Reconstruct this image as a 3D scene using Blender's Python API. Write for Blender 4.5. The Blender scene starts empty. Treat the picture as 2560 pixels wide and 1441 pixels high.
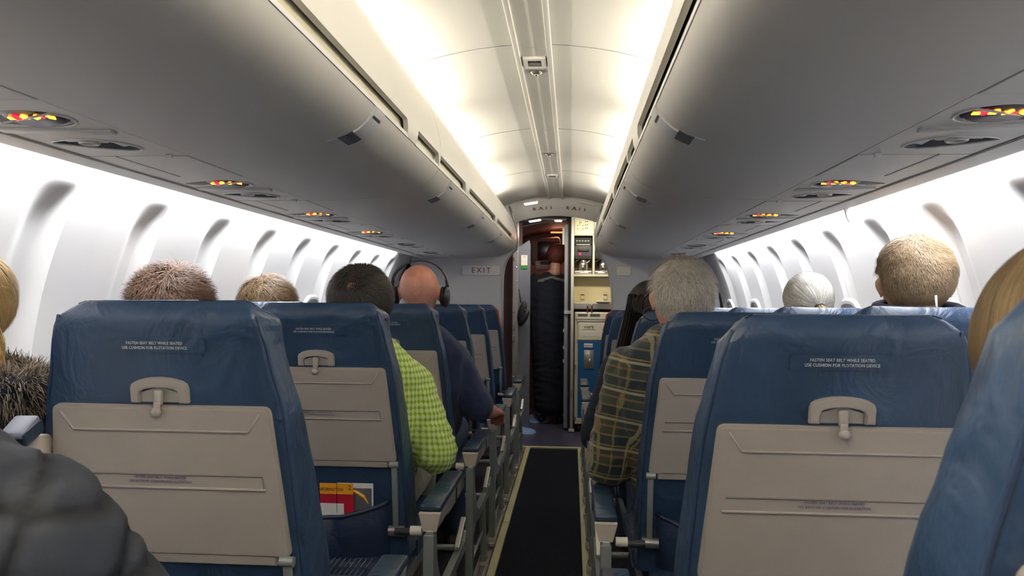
import bpy, bmesh, math, random
from mathutils import Vector, Matrix, noise, Euler
from mathutils.geometry import tessellate_polygon
random.seed(7)
S = bpy.context.scene
COL = S.collection
PI = math.pi
# ------------------------------------------------------------------ camera
cam_d = bpy.data.cameras.new('camera'); cam = bpy.data.objects.new('camera', cam_d); COL.objects.link(cam)
F_PX, YAW, PITCH, ROLL = 1942.57, 0.07654, 0.01475, -0.00826
cam_d.sensor_width = 36.0; cam_d.lens = 36.0 * F_PX / 2560.0; cam_d.clip_start = 0.02; cam_d.clip_end = 60
cam.location = (0.1263, 0.0, 1.1397)
fw = Vector((-math.sin(YAW) * math.cos(PITCH), math.cos(YAW) * math.cos(PITCH), math.sin(PITCH)))
rt = Vector((math.cos(YAW), math.sin(YAW), 0)); up = rt.cross(fw)
r2 = rt * math.cos(ROLL) - up * math.sin(ROLL); u2 = rt * math.sin(ROLL) + up * math.cos(ROLL)
R_ = Matrix((r2, u2, -fw)).transposed()
cam.rotation_euler = R_.to_euler()
S.camera = cam
cam_d.dof.use_dof = True; cam_d.dof.focus_distance = 1.9; cam_d.dof.aperture_fstop = 10.9
# ------------------------------------------------------------------ world and exposure
S.view_settings.view_transform = 'Standard'; S.view_settings.look = 'None'
S.view_settings.gamma = 1; S.view_settings.use_curve_mapping = False
S.view_settings.exposure = 0.85
w = bpy.data.worlds.new('world'); S.world = w; w.use_nodes = True
w.node_tree.nodes['Background'].inputs[0].default_value = (0.02, 0.022, 0.03, 1)
w.node_tree.nodes['Background'].inputs[1].default_value = 0.3
# ------------------------------------------------------------------ lamps of the cabin
def area(name, loc, direction, sx, sy, power, col, spread=PI):
    l = bpy.data.lights.new(name, 'AREA'); l.shape = 'RECTANGLE'; l.size = sx; l.size_y = sy
    l.energy = power; l.color = col; l.spread = spread
    o = bpy.data.objects.new(name, l); COL.objects.link(o); o.location = loc
    z = -Vector(direction).normalized(); y = Vector((0, 1, 0)); y = (y - z * y.dot(z)).normalized(); x = y.cross(z)
    o.rotation_euler = Matrix((x, y, z)).transposed().to_euler()
    return o
COVE_W, SIDE_W = 4.6, 4.6
AFT = 7.0      # the lamps of the cabin behind the camera are turned up higher
for k in range(-2, 4):
    yc = 0.10 + 1.17 * k + 0.585 + 0.6
    for s in (-1, 1):
        area('cove_lamp', (s * 0.46, yc, 1.79), (-s * 0.12, 0, 1), 0.05, 1.0, COVE_W * (AFT if yc < 0.3 else 1), (1.0, 0.93, 0.80))
for k in range(-2, 5):
    yc = -0.02 + 0.95 * k + 1.2
    for s in (-1, 1):
        area('sidewall_lamp', (s * 1.074, yc, 1.503), (s * 0.45, 0, -0.9), 0.03, 0.93, SIDE_W * (1.6 if yc < 0.2 else 1), (0.95, 0.965, 1.0), math.radians(150))
area('entry_lamp', (-0.19, 6.42, 1.775), (0.0, .2, -1), 0.22, 0.05, 1.9, (1.0, 0.93, 0.85))
area('galley_lamp', (0.3, 6.36, 1.80), (0.02, 0.5, -1), 0.26, 0.06, 3.0, (1.0, 0.88, 0.62))
area('cockpit_lamp', (0.0, 7.75, 1.80), (0, -0.3, -1), 0.12, 0.05, 1.6, (1.0, 0.42, 0.25))

# ------------------------------------------------------------------ materials
def mat(name, col, rough=0.5, metal=0.0, bump=0.0, bscale=200, var=0.0, vscale=6, emis=None, estr=0, spec=0.5, sheen=0, coat=0):
    m = bpy.data.materials.new(name); m.use_nodes = True; nt = m.node_tree; b = nt.nodes['Principled BSDF']
    b.inputs['Base Color'].default_value = (*col, 1); b.inputs['Roughness'].default_value = rough
    b.inputs['Metallic'].default_value = metal; b.inputs['Specular IOR Level'].default_value = spec
    if sheen: b.inputs['Sheen Weight'].default_value = sheen
    if coat: b.inputs['Coat Weight'].default_value = coat
    if emis: b.inputs['Emission Color'].default_value = (*emis, 1); b.inputs['Emission Strength'].default_value = estr
    tc = nt.nodes.new('ShaderNodeTexCoord')
    if bump:
        n = nt.nodes.new('ShaderNodeTexNoise'); n.inputs['Scale'].default_value = bscale; n.inputs['Detail'].default_value = 3
        nt.links.new(tc.outputs['Object'], n.inputs['Vector'])
        bp = nt.nodes.new('ShaderNodeBump'); bp.inputs['Strength'].default_value = bump; bp.inputs['Distance'].default_value = 0.01
        nt.links.new(n.outputs['Fac'], bp.inputs['Height']); nt.links.new(bp.outputs['Normal'], b.inputs['Normal'])
    if var:
        n = nt.nodes.new('ShaderNodeTexNoise'); n.inputs['Scale'].default_value = vscale; n.inputs['Detail'].default_value = 4
        nt.links.new(tc.outputs['Object'], n.inputs['Vector'])
        r = nt.nodes.new('ShaderNodeValToRGB')
        r.color_ramp.elements[0].position = 0.3; r.color_ramp.elements[1].position = 0.7
        r.color_ramp.elements[0].color = (*[c * (1 - var) for c in col], 1)
        r.color_ramp.elements[1].color = (*[min(1, c * (1 + var)) for c in col], 1)
        nt.links.new(n.outputs['Fac'], r.inputs['Fac']); nt.links.new(r.outputs['Color'], b.inputs['Base Color'])
    return m
M = {}
M['ceil'] = mat('ceiling_panel', (0.62, 0.61, 0.57), 0.5)
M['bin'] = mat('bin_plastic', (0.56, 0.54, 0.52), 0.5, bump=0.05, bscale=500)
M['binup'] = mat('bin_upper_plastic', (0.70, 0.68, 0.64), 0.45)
M['psu'] = mat('service_panel_plastic', (0.60, 0.58, 0.55), 0.5, bump=0.1, bscale=600)
M['wall'] = mat('sidewall_plastic', (0.55, 0.54, 0.53), 0.45)
M['bulk'] = mat('bulkhead_laminate', (0.52, 0.52, 0.55), 0.5)
M['rail'] = mat('ceiling_rail', (0.66, 0.64, 0.60), 0.4)
M['dark'] = mat('dark_void', (0.012, 0.012, 0.016), 0.6)
M['armpale'] = mat('armrest_pale_vinyl', (0.27, 0.29, 0.38), 0.4)
M['gap'] = mat('shadow_gap', (0.06, 0.055, 0.055), 0.7)
M['greyrec'] = mat('recess_grey', (0.10, 0.11, 0.13), 0.35)
M['chrome'] = mat('chrome', (0.75, 0.74, 0.70), 0.18, 1.0)
M['metal'] = mat('seat_frame_metal', (0.33, 0.36, 0.35), 0.38, 0.55)
M['alu'] = mat('brushed_aluminium', (0.52, 0.50, 0.48), 0.32, 0.9)
M['lens'] = mat('sign_lens', (0.035, 0.012, 0.014), 0.25)
M['amber'] = mat('lit_amber', (0.9, 0.4, 0.05), 0.5, emis=(1.0, 0.36, 0.02), estr=3.2)
M['redlit'] = mat('lit_red', (0.8, 0.02, 0.05), 0.5, emis=(1.0, 0.012, 0.03), estr=1.6)
M['amberdim'] = mat('unlit_symbol', (0.08, 0.05, 0.04), 0.5)
M['carpet'] = mat('aisle_carpet', (0.017, 0.019, 0.028), 0.95, bump=0.5, bscale=500, var=0.5, vscale=260, spec=0.1)
M['floor'] = mat('cabin_floor', (0.05, 0.045, 0.05), 0.9, bump=0.3, bscale=300, var=0.3, vscale=100, spec=0.1)
M['strip'] = mat('photoluminescent_strip', (0.60, 0.57, 0.33), 0.5, var=0.08, vscale=8)
M['vinyl'] = mat('galley_vinyl', (0.075, 0.07, 0.125), 0.28, var=0.25, vscale=14)
M['track'] = mat('seat_track', (0.36, 0.33, 0.29), 0.5)
def leather(name, col, rough=0.37):
    m = mat(name, col, rough, spec=0.5); nt = m.node_tree; b = nt.nodes['Principled BSDF']
    tc = nt.nodes.new('ShaderNodeTexCoord')
    a = nt.nodes.new('ShaderNodeTexNoise'); a.inputs['Scale'].default_value = 9; a.inputs['Detail'].default_value = 4; a.inputs['Distortion'].default_value = 0.8
    c = nt.nodes.new('ShaderNodeTexNoise'); c.inputs['Scale'].default_value = 320; c.inputs['Detail'].default_value = 2
    mx = nt.nodes.new('ShaderNodeMath'); mx.operation = 'MULTIPLY_ADD'; mx.inputs[1].default_value = 0.02
    for n in (a, c): nt.links.new(tc.outputs['Object'], n.inputs['Vector'])
    nt.links.new(c.outputs['Fac'], mx.inputs[0]); nt.links.new(a.outputs['Fac'], mx.inputs[2])
    bp = nt.nodes.new('ShaderNodeBump'); bp.inputs['Strength'].default_value = 0.55; bp.inputs['Distance'].default_value = 0.022
    nt.links.new(mx.outputs[0], bp.inputs['Height']); nt.links.new(bp.outputs['Normal'], b.inputs['Normal'])
    r = nt.nodes.new('ShaderNodeValToRGB'); r.color_ramp.elements[0].position = 0.3; r.color_ramp.elements[1].position = 0.75
    r.color_ramp.elements[0].color = (*[x * 0.82 for x in col], 1); r.color_ramp.elements[1].color = (*[x * 1.25 for x in col], 1)
    nt.links.new(a.outputs['Fac'], r.inputs['Fac']); nt.links.new(r.outputs['Color'], b.inputs['Base Color'])
    return m
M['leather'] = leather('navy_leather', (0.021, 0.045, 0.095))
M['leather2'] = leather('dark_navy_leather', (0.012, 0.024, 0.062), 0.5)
M['pad'] = leather('armrest_pad_leather', (0.016, 0.036, 0.070), 0.35)
M['piping'] = mat('seat_piping', (0.014, 0.034, 0.085), 0.5)
M['redcover'] = mat('red_headrest_cover', (0.50, 0.03, 0.05), 0.7)
M['tray'] = mat('tray_plastic', (0.335, 0.298, 0.272), 0.5, bump=0.15, bscale=700)
M['trayline'] = mat('tray_groove', (0.16, 0.14, 0.13), 0.6)
M['traytext'] = mat('tray_print', (0.13, 0.11, 0.20), 0.6)
M['capp'] = mat('armrest_cap_plastic', (0.50, 0.44, 0.38), 0.45)
M['sidep'] = mat('armrest_side_plastic', (0.30, 0.28, 0.26), 0.5)
M['whiteprint'] = mat('silver_print', (0.55, 0.58, 0.62), 0.5)
M['black'] = mat('black_plastic', (0.02, 0.02, 0.022), 0.35)
M['galley'] = mat('galley_laminate', (0.62, 0.57, 0.42), 0.45)
M['galleyb'] = mat('galley_backsplash', (0.66, 0.58, 0.36), 0.5)
M['galleywhite'] = mat('galley_white', (0.70, 0.68, 0.58), 0.4)
M['cartblue'] = mat('cart_blue', (0.012, 0.10, 0.30), 0.4)
M['post'] = mat('post_paint', (0.50, 0.50, 0.48), 0.4)
M['doorgrey'] = mat('flight_deck_door_grey', (0.30, 0.31, 0.34), 0.5)
M['partition'] = mat('partition_grey', (0.14, 0.15, 0.19), 0.6)
M['curtain'] = mat('blue_curtain', (0.08, 0.14, 0.28), 0.9, sheen=0.3)
M['cockpit'] = mat('cockpit_lining', (0.16, 0.10, 0.10), 0.7)
M['cockpitbox'] = mat('cockpit_box', (0.30, 0.20, 0.20), 0.6)
M['teal'] = mat('screen_teal', (0.02, 0.2, 0.22), 0.4, emis=(0.10, 0.60, 0.62), estr=0.35)
M['lamplens'] = mat('lamp_lens', (0.9, 0.9, 0.85), 0.4, emis=(1, 0.97, 0.95), estr=5)
M['glow'] = mat('flight_deck_glow', (0.9, 0.4, 0.2), 0.4, emis=(1, 0.30, 0.08), estr=1.2)
M['gled'] = mat('green_led', (0.2, 0.6, 0.02), 0.4, emis=(0.45, 1.0, 0.05), estr=2.6)
M['redled'] = mat('red_led', (0.8, 0.02, 0.05), 0.4, emis=(1, 0.02, 0.08), estr=1.6)
M['brown'] = mat('brown_latch', (0.16, 0.06, 0.03), 0.45)
M['redtext'] = mat('maroon_lettering', (0.13, 0.015, 0.02), 0.5)
M['placard'] = mat('placard_plastic', (0.68, 0.66, 0.66), 0.4)
M['green'] = mat('green_label', (0.02, 0.22, 0.04), 0.6)
M['paper'] = mat('white_paper', (0.72, 0.72, 0.70), 0.6)
M['orange'] = mat('card_orange', (0.85, 0.38, 0.02), 0.45)
M['maroon'] = mat('card_maroon', (0.42, 0.01, 0.03), 0.45)
M['cloth'] = mat('light_blue_cloth', (0.24, 0.38, 0.68), 0.9, bump=0.4, bscale=60)
M['net'] = mat('pocket_net', (0.16, 0.17, 0.19), 0.7)
M['khaki'] = mat('khaki_cotton', (0.17, 0.15, 0.11), 0.9, bump=0.3, bscale=200, sheen=0.2)
M['jeans'] = mat('dark_jeans', (0.03, 0.05, 0.10), 0.9, bump=0.3, bscale=300)
M['shoe'] = mat('shoe_leather', (0.05, 0.03, 0.02), 0.5)
M['navyknit'] = mat('navy_knit', (0.012, 0.022, 0.070), 0.9, bump=0.3, bscale=400, sheen=0.15)
M['darkcoat'] = mat('dark_coat_wool', (0.006, 0.009, 0.022), 0.95, bump=0.3, bscale=150)
M['darkjacket'] = mat('dark_jacket', (0.012, 0.014, 0.026), 0.9, bump=0.3, bscale=200)
M['blouse'] = mat('plain_top', (0.10, 0.11, 0.15), 0.9)
M['blacktop'] = mat('black_sweatshirt', (0.01, 0.012, 0.025), 0.9)
M['eye'] = mat('eye_white', (0.7, 0.7, 0.7), 0.2)

def plaid(name, base, bands, scale, soft=0.5, mottled=0.0):
    """bands: list of (axis, period, offset, width, colour, strength)"""
    m = mat(name, base, 0.85, sheen=0.15); nt = m.node_tree; b = nt.nodes['Principled BSDF']
    tc = nt.nodes.new('ShaderNodeTexCoord'); uv = nt.nodes.new('ShaderNodeUVMap'); uv.uv_map = 'cloth'
    sep = nt.nodes.new('ShaderNodeSeparateXYZ')
    nz = nt.nodes.new('ShaderNodeTexNoise'); nz.inputs['Scale'].default_value = 9; nz.inputs['Detail'].default_value = 1
    nt.links.new(tc.outputs['Object'], nz.inputs['Vector'])
    mixv = nt.nodes.new('ShaderNodeVectorMath'); mixv.operation = 'MULTIPLY_ADD'
    mixv.inputs[1].default_value = (0.009, 0.009, 0.009)
    nt.links.new(nz.outputs['Color'], mixv.inputs[0]); nt.links.new(uv.outputs[0], mixv.inputs[2])
    nt.links.new(mixv.outputs[0], sep.inputs[0])
    cur = None
    for (ax, per, off, wd, col, st) in bands:
        a = nt.nodes.new('ShaderNodeMath'); a.operation = 'MULTIPLY_ADD'; a.inputs[1].default_value = 1.0 / per; a.inputs[2].default_value = off
        nt.links.new(sep.outputs[ax], a.inputs[0])
        f = nt.nodes.new('ShaderNodeMath'); f.operation = 'FRACT'; nt.links.new(a.outputs[0], f.inputs[0])
        d = nt.nodes.new('ShaderNodeMath'); d.operation = 'SUBTRACT'; d.inputs[1].default_value = 0.5; nt.links.new(f.outputs[0], d.inputs[0])
        ab = nt.nodes.new('ShaderNodeMath'); ab.operation = 'ABSOLUTE'; nt.links.new(d.outputs[0], ab.inputs[0])
        mr = nt.nodes.new('ShaderNodeMapRange'); mr.inputs['From Min'].default_value = wd * 0.5; mr.inputs['From Max'].default_value = wd * 0.5 * (1 + soft)
        mr.inputs['To Min'].default_value = st; mr.inputs['To Max'].default_value = 0
        nt.links.new(ab.outputs[0], mr.inputs['Value'])
        mx = nt.nodes.new('ShaderNodeMix'); mx.data_type = 'RGBA'
        nt.links.new(mr.outputs[0], mx.inputs['Factor'])
        if cur is None: mx.inputs['A'].default_value = (*base, 1)
        else: nt.links.new(cur, mx.inputs['A'])
        mx.inputs['B'].default_value = (*col, 1); cur = mx.outputs['Result']
    nt.links.new(cur, b.inputs['Base Color'])
    n2 = nt.nodes.new('ShaderNodeTexNoise'); n2.inputs['Scale'].default_value = 28; n2.inputs['Detail'].default_value = 3
    nt.links.new(tc.outputs['Object'], n2.inputs['Vector'])
    bp = nt.nodes.new('ShaderNodeBump'); bp.inputs['Strength'].default_value = 0.6; bp.inputs['Distance'].default_value = 0.01
    nt.links.new(n2.outputs['Fac'], bp.inputs['Height']); nt.links.new(bp.outputs['Normal'], b.inputs['Normal'])
    return m
LG = (0.25, 0.41, 0.012)
M['lime'] = plaid('lime_checked_cotton', LG, [(0, .017, 0, .36, (.58, .68, .30), .75), (1, .017, .2, .36, (.58, .68, .30), .75), (0, .017, .5, .12, (.22, .36, .01), .7), (1, .017, .7, .12, (.22, .36, .01), .7)], 1)
M['plaid'] = plaid('green_brown_flannel', (.022, .034, .030), [
    (0, .085, 0, .34, (.050, .050, .016), .6), (1, .085, .1, .34, (.010, .014, .028), .7),
    (0, .085, .30, .07, (.30, .26, .18), .6), (1, .085, .36, .07, (.36, .30, .20), .6),
    (0, .085, .18, .045, (.22, .16, .05), .6), (1, .085, .24, .045, (.22, .16, .05), .6),
    (0, .085, .82, .05, (.22, .16, .05), .5), (1, .085, .90, .05, (.22, .16, .05), .5),
    (1, .085, .60, .06, (.25, .10, .05), .5)], 1)

def quilt_mat():
    m = mat('quilted_nylon', (0.020, 0.023, 0.032), 0.6, bump=0.08, bscale=300, spec=0.3)
    return m
M['quilt'] = quilt_mat()
def skinmat(name, col): return mat(name, col, 0.5, var=0.12, vscale=30, spec=0.35)
M['skin'] = skinmat('skin_fair', (0.58, 0.31, 0.22))
M['skinpink'] = skinmat('skin_pink', (0.62, 0.27, 0.19))
def hairmat(name, dark, light, rough=0.55):
    m = mat(name, dark, rough, spec=0.3); nt = m.node_tree; b = nt.nodes['Principled BSDF']
    at = nt.nodes.new('ShaderNodeAttribute'); at.attribute_name = 'tone'
    r = nt.nodes.new('ShaderNodeValToRGB'); r.color_ramp.elements[0].color = (*dark, 1); r.color_ramp.elements[1].color = (*light, 1)
    nt.links.new(at.outputs['Fac'], r.inputs['Fac']); nt.links.new(r.outputs['Color'], b.inputs['Base Color'])
    return m
M['h_brown'] = hairmat('hair_reddish_brown', (.045, .022, .012), (.20, .11, .065))
M['h_lbrown'] = hairmat('hair_golden_brown', (.06, .034, .016), (.22, .14, .07))
M['h_dark'] = hairmat('hair_near_black', (.010, .008, .008), (.085, .070, .062))
M['h_black'] = hairmat('hair_black_brown', (.008, .006, .006), (.035, .026, .024))
M['h_silver'] = hairmat('hair_silver', (.20, .17, .14), (.85, .80, .72))
M['h_grey'] = hairmat('hair_grey', (.08, .07, .06), (.85, .82, .74))
M['h_blond'] = hairmat('hair_short_blond', (.17, .11, .06), (.46, .34, .21))
M['h_dblond'] = hairmat('hair_dark_blond', (.10, .065, .03), (.30, .21, .11))
M['h_gold'] = hairmat('hair_golden', (.28, .17, .06), (.62, .45, .22))
M['h_stub'] = hairmat('hair_stubble', (.40, .25, .18), (.60, .46, .38))
M['h_fur'] = hairmat('fur_trim', (.025, .02, .015), (.38, .30, .22), .8)
M['h_red'] = hairmat('hair_auburn', (.09, .02, .015), (.25, .07, .05))

# ------------------------------------------------------------------ object helpers
def link(name, me, m=None, parent=None, loc=None, smooth=False, sharp=None):
    o = bpy.data.objects.new(name, me); COL.objects.link(o)
    if m is not None and len(me.materials) == 0: me.materials.append(m)
    if parent is not None: o.parent = parent
    if loc is not None: o.location = loc
    if smooth:
        me.polygons.foreach_set('use_smooth', [True] * len(me.polygons))
        if sharp is not None:
            try: me.set_sharp_from_angle(angle=math.radians(sharp))
            except Exception: pass
    return o
def mesh(name, vs, fs, m=None, parent=None, loc=None, smooth=False, sharp=None):
    me = bpy.data.meshes.new(name); me.from_pydata([tuple(v) for v in vs], [], fs); me.update()
    return link(name, me, m, parent, loc, smooth, sharp)
def thing(name, label, cat, loc=(0, 0, 0), group=None, rot=(0, 0, 0)):
    o = bpy.data.objects.new(name, None); COL.objects.link(o); o.location = loc; o.rotation_euler = rot
    o.empty_display_size = 0.05
    o['label'] = label; o['category'] = cat
    if group: o['group'] = group
    return o
def tag(o, label, cat, group=None, kind=None):
    o['label'] = label; o['category'] = cat
    if group: o['group'] = group
    if kind: o['kind'] = kind
    return o
def struct(o, label=None):
    o['kind'] = 'structure'
    if label: o['label'] = label
    return o
class MB:
    def __init__(s): s.v = []; s.f = []
    def add(s, vs, fs):
        n = len(s.v); s.v += [Vector(v) for v in vs]; s.f += [tuple(i + n for i in f) for f in fs]; return s
    def box(s, c, d, rot=None):
        c = Vector(c); hx, hy, hz = d[0] / 2, d[1] / 2, d[2] / 2
        vs = [Vector((x, y, z)) for x in (-hx, hx) for y in (-hy, hy) for z in (-hz, hz)]
        if rot: E_ = Euler(rot).to_matrix(); vs = [E_ @ v for v in vs]
        return s.add([c + v for v in vs], [(0, 1, 3, 2), (4, 6, 7, 5), (0, 4, 5, 1), (2, 3, 7, 6), (0, 2, 6, 4), (1, 5, 7, 3)])
    def rbox(s, c, d, r=0.005, seg=2, rot=None):
        bm = bmesh.new(); bmesh.ops.create_cube(bm, size=1)
        for v in bm.verts: v.co = Vector((v.co.x * d[0], v.co.y * d[1], v.co.z * d[2]))
        bmesh.ops.bevel(bm, geom=bm.edges[:], offset=min(r, min(d) * 0.49), segments=seg, affect='EDGES', profile=0.5)
        E_ = Euler(rot).to_matrix() if rot else Matrix.Identity(3)
        bm.verts.index_update()
        s.add([Vector(c) + E_ @ v.co for v in bm.verts], [tuple(v.index for v in f.verts) for f in bm.faces]); bm.free(); return s
    def tube(s, pts, r, n=8, cap=True):
        pts = [Vector(p) for p in pts]; rs = r if isinstance(r, (list, tuple)) else [r] * len(pts)
        base = len(s.v); prev = None
        for i, p in enumerate(pts):
            t = (pts[min(i + 1, len(pts) - 1)] - pts[max(i - 1, 0)]).normalized()
            if prev is None:
                a = Vector((0, 0, 1)) if abs(t.z) < 0.9 else Vector((1, 0, 0)); u = t.cross(a).normalized()
            else: u = (prev - t * prev.dot(t)).normalized()
            prev = u; v = t.cross(u)
            for k in range(n):
                an = 2 * PI * k / n; s.v.append(p + (u * math.cos(an) + v * math.sin(an)) * rs[i])
        for i in range(len(pts) - 1):
            for k in range(n):
                a = base + i * n + k; b = base + i * n + (k + 1) % n; s.f.append((a, b, b + n, a + n))
        if cap: s.f.append(tuple(base + k for k in range(n))[::-1]); s.f.append(tuple(base + (len(pts) - 1) * n + k for k in range(n)))
        return s
    def ell(s, c, r, nu=12, nv=8, rot=None):
        c = Vector(c); E_ = Euler(rot).to_matrix() if rot else Matrix.Identity(3)
        if not isinstance(r, (list, tuple)): r = (r, r, r)
        vs = [Vector((0, 0, r[2]))]
        for j in range(1, nv):
            th = PI * j / nv
            for i in range(nu):
                ph = 2 * PI * i / nu; vs.append(Vector((r[0] * math.sin(th) * math.cos(ph), r[1] * math.sin(th) * math.sin(ph), r[2] * math.cos(th))))
        vs.append(Vector((0, 0, -r[2]))); fs = []
        for i in range(nu): fs.append((0, 1 + i, 1 + (i + 1) % nu))
        for j in range(nv - 2):
            for i in range(nu):
                a = 1 + j * nu + i; b = 1 + j * nu + (i + 1) % nu; fs.append((a, a + nu, b + nu, b))
        L_ = len(vs) - 1; o = 1 + (nv - 2) * nu
        for i in range(nu): fs.append((o + i, L_, o + (i + 1) % nu))
        return s.add([c + E_ @ v for v in vs], fs)
    def lathe(s, c, prof, n=20):
        base = len(s.v); c = Vector(c)
        for (r, z) in prof:
            for k in range(n): s.v.append(c + Vector((r * math.cos(2 * PI * k / n), r * math.sin(2 * PI * k / n), z)))
        for i in range(len(prof) - 1):
            for k in range(n):
                a = base + i * n + k; b = base + i * n + (k + 1) % n; s.f.append((a, b, b + n, a + n))
        return s
    def prism(s, poly, axis, a0, a1):
        """poly: 2D points; axis 'y' -> (x,z) extruded in y ; 'x' -> (y,z) ; 'z' -> (x,y)"""
        def P(p, a):
            return Vector((p[0], a, p[1])) if axis == 'y' else Vector((a, p[0], p[1])) if axis == 'x' else Vector((p[0], p[1], a))
        n = len(poly); vs = [P(p, a0) for p in poly] + [P(p, a1) for p in poly]
        fs = [tuple(range(n)), tuple(range(2 * n - 1, n - 1, -1))]
        for i in range(n): j = (i + 1) % n; fs.append((i, i + n, j + n, j)[::-1] if False else (j, j + n, i + n, i))
        return s.add(vs, fs)
    def mapv(s, f): s.v = [Vector(f(v)) for v in s.v]; return s
    def build(s, name, m, parent=None, loc=None, smooth=False, sharp=None):
        me = bpy.data.meshes.new(name); me.from_pydata([tuple(v) for v in s.v], [], s.f)
        bm = bmesh.new(); bm.from_mesh(me); bmesh.ops.recalc_face_normals(bm, faces=bm.faces[:]); bm.to_mesh(me); bm.free()
        return link(name, me, m, parent, loc, smooth, sharp)
def sheet(name, prof, ys, m, parent=None, thick=0.004, smooth=True, sharp=35):
    """profile (x,z) swept along y stations, solid of the given thickness"""
    n = len(prof); vs = []; 
    nr = []
    for i in range(n):
        a = Vector(prof[max(i - 1, 0)]); b = Vector(prof[min(i + 1, n - 1)]); t = (b - a).normalized(); nr.append(Vector((-t.y, t.x)))
    loop = [Vector(p) for p in prof] + [Vector(prof[i]) + nr[i] * thick for i in range(n - 1, -1, -1)]
    N = len(loop)
    for y in ys: vs += [(p.x, y, p.y) for p in loop]
    fs = []
    for j in range(len(ys) - 1):
        for i in range(N): k = (i + 1) % N; fs.append((j * N + i, j * N + k, (j + 1) * N + k, (j + 1) * N + i))
    for j0 in (0, (len(ys) - 1) * N):
        for i in range(n - 1): fs.append((j0 + i, j0 + i + 1, j0 + N - 2 - i, j0 + N - 1 - i))
    mb = MB().add(vs, fs); return mb.build(name, m, parent, None, smooth, sharp)
def plate_holes(outline, holes, z0=0.0):
    """flat polygon (x,y) with holes at height z0 -> verts, faces"""
    loops = [[Vector((p[0], p[1], 0)) for p in outline]] + [[Vector((p[0], p[1], 0)) for p in h] for h in holes]
    tri = tessellate_polygon(loops); vs = [Vector((v.x, v.y, z0)) for l in loops for v in l]
    return vs, [tuple(t) for t in tri]
_txt = {}
def text(name, body, size, m, parent, loc, rot=(PI / 2, 0, 0), align='CENTER', line=1.0, ext=0.0003, space=1.0, sx=1.0):
    key = (body, size, align, line, ext, space, m.name, sx)
    if key not in _txt:
        c = bpy.data.curves.new(name, 'FONT'); c.body = body; c.size = size; c.align_x = align; c.align_y = 'CENTER'
        c.extrude = ext; c.space_line = line; c.space_character = space; c.resolution_u = 2
        o = bpy.data.objects.new(name, c); COL.objects.link(o)
        bpy.context.view_layer.update(); dg = bpy.context.evaluated_depsgraph_get()
        me = bpy.data.meshes.new_from_object(o.evaluated_get(dg)); bpy.data.objects.remove(o)
        me.name = name; me.materials.clear(); me.materials.append(m); _txt[key] = me
        if sx != 1:
            for v in me.vertices: v.co.x *= sx
    o = bpy.data.objects.new(name, _txt[key]); COL.objects.link(o); o.parent = parent; o.location = loc; o.rotation_euler = rot
    return o
def copy_tree(o, parent=None):
    c = o.copy(); COL.objects.link(c)
    if parent is not None: c.parent = parent
    for ch in KIDS.get(o.name, []): copy_tree(ch, c)
    return c
KIDS = {}
def index_kids(root):
    bpy.context.view_layer.update()
    def rec(o):
        KIDS[o.name] = list(o.children)
        for c in o.children: rec(c)
    rec(root)
def smoothstep(a, b, x):
    t = max(0.0, min(1.0, (x - a) / (b - a))); return t * t * (3 - 2 * t)

Y0, Y1 = -2.6, 5.98
# ================================================================== FLOOR
fl = struct(MB().box((0, (Y0 + 5.95) / 2, -0.03), (2.3, 5.95 - Y0, 0.05)).build('floor', M['floor']))
vf = MB().box((0, 7.2, -0.03), (2.3, 2.5, 0.05)).build('floor', M['vinyl']); struct(vf); vf.name = 'floor_entry'
vf.name = 'floor.001'
tag(MB().rbox((0, (Y0 + 5.93) / 2, 0.0), (0.356, 5.93 - Y0, 0.012), 0.004).build('aisle_runner', M['carpet']), 'dark speckled carpet runner down the middle of the aisle', 'carpet')
for s, side in ((-1, 'left'), (1, 'right')):
    for i, (a, b, wd) in enumerate([(Y0, 1.90, 'nearest'), (1.90, 3.93, 'middle'), (3.93, 5.93, 'farthest')]):
        st = MB().rbox((s * 0.197, (a + b) / 2, 0.004), (0.034, b - a - 0.006, 0.022), 0.004).build('floor_path_strip', M['strip'])
        tag(st, 'pale yellow floor path strip on the %s edge of the aisle, %s length' % (side, wd), 'floor strip', 'yellow floor path strips')
    tr = MB().box((s * 0.245, (Y0 + 5.93) / 2, 0.0), (0.05, 5.93 - Y0, 0.014)).box((s * 0.226, (Y0 + 5.93) / 2, 0.006), (0.006, 5.93 - Y0, 0.014)).build('seat_track', M['track'])
    tag(tr, 'beige metal seat track cover beside the %s floor strip' % side, 'seat track')
tag(MB().rbox((0.0, 5.95, 0.008), (0.80, 0.035, 0.02), 0.004).build('threshold_strip', M['strip']), 'pale metal threshold strip across the far end of the aisle carpet', 'threshold')
# ================================================================== SIDE WALLS
PIT = 0.4533
def wall_x(z):
    d = z - 0.85; return math.sqrt(max(0.0, 1.28 ** 2 - d * d)) if z > 0.25 else math.sqrt(1.28 ** 2 - 0.6 ** 2) - (0.25 - z) * 0.35
def relief(y, z):
    """positive = towards the aisle; ridge then groove, repeating every half panel"""
    s = ((y - 2.38) % PIT) / PIT
    fade = 1 - smoothstep(1.345, 1.44, z)
    fade *= smoothstep(0.45, 0.6, z)
    if s < 0.50: h = 0.002 * math.cos((s / 0.5 - .5) * PI)
    elif s < 0.86: h = -0.048 * smoothstep(0.60, 0.86, s)
    elif s < 0.925: h = -0.048
    else: h = -0.048 * (1 - min(1.0, (s - 0.925) / 0.068))
    return h * fade
zs = [0.0, 0.12, 0.25, 0.40, 0.5, 0.6, 0.7, 0.78, 0.85, 0.92, 0.99, 1.05, 1.10, 1.15, 1.20, 1.25, 1.30, 1.34, 1.37, 1.39, 1.400, 1.408, 1.416, 1.424, 1.432, 1.45, 1.47, 1.50, 1.54]
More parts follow.
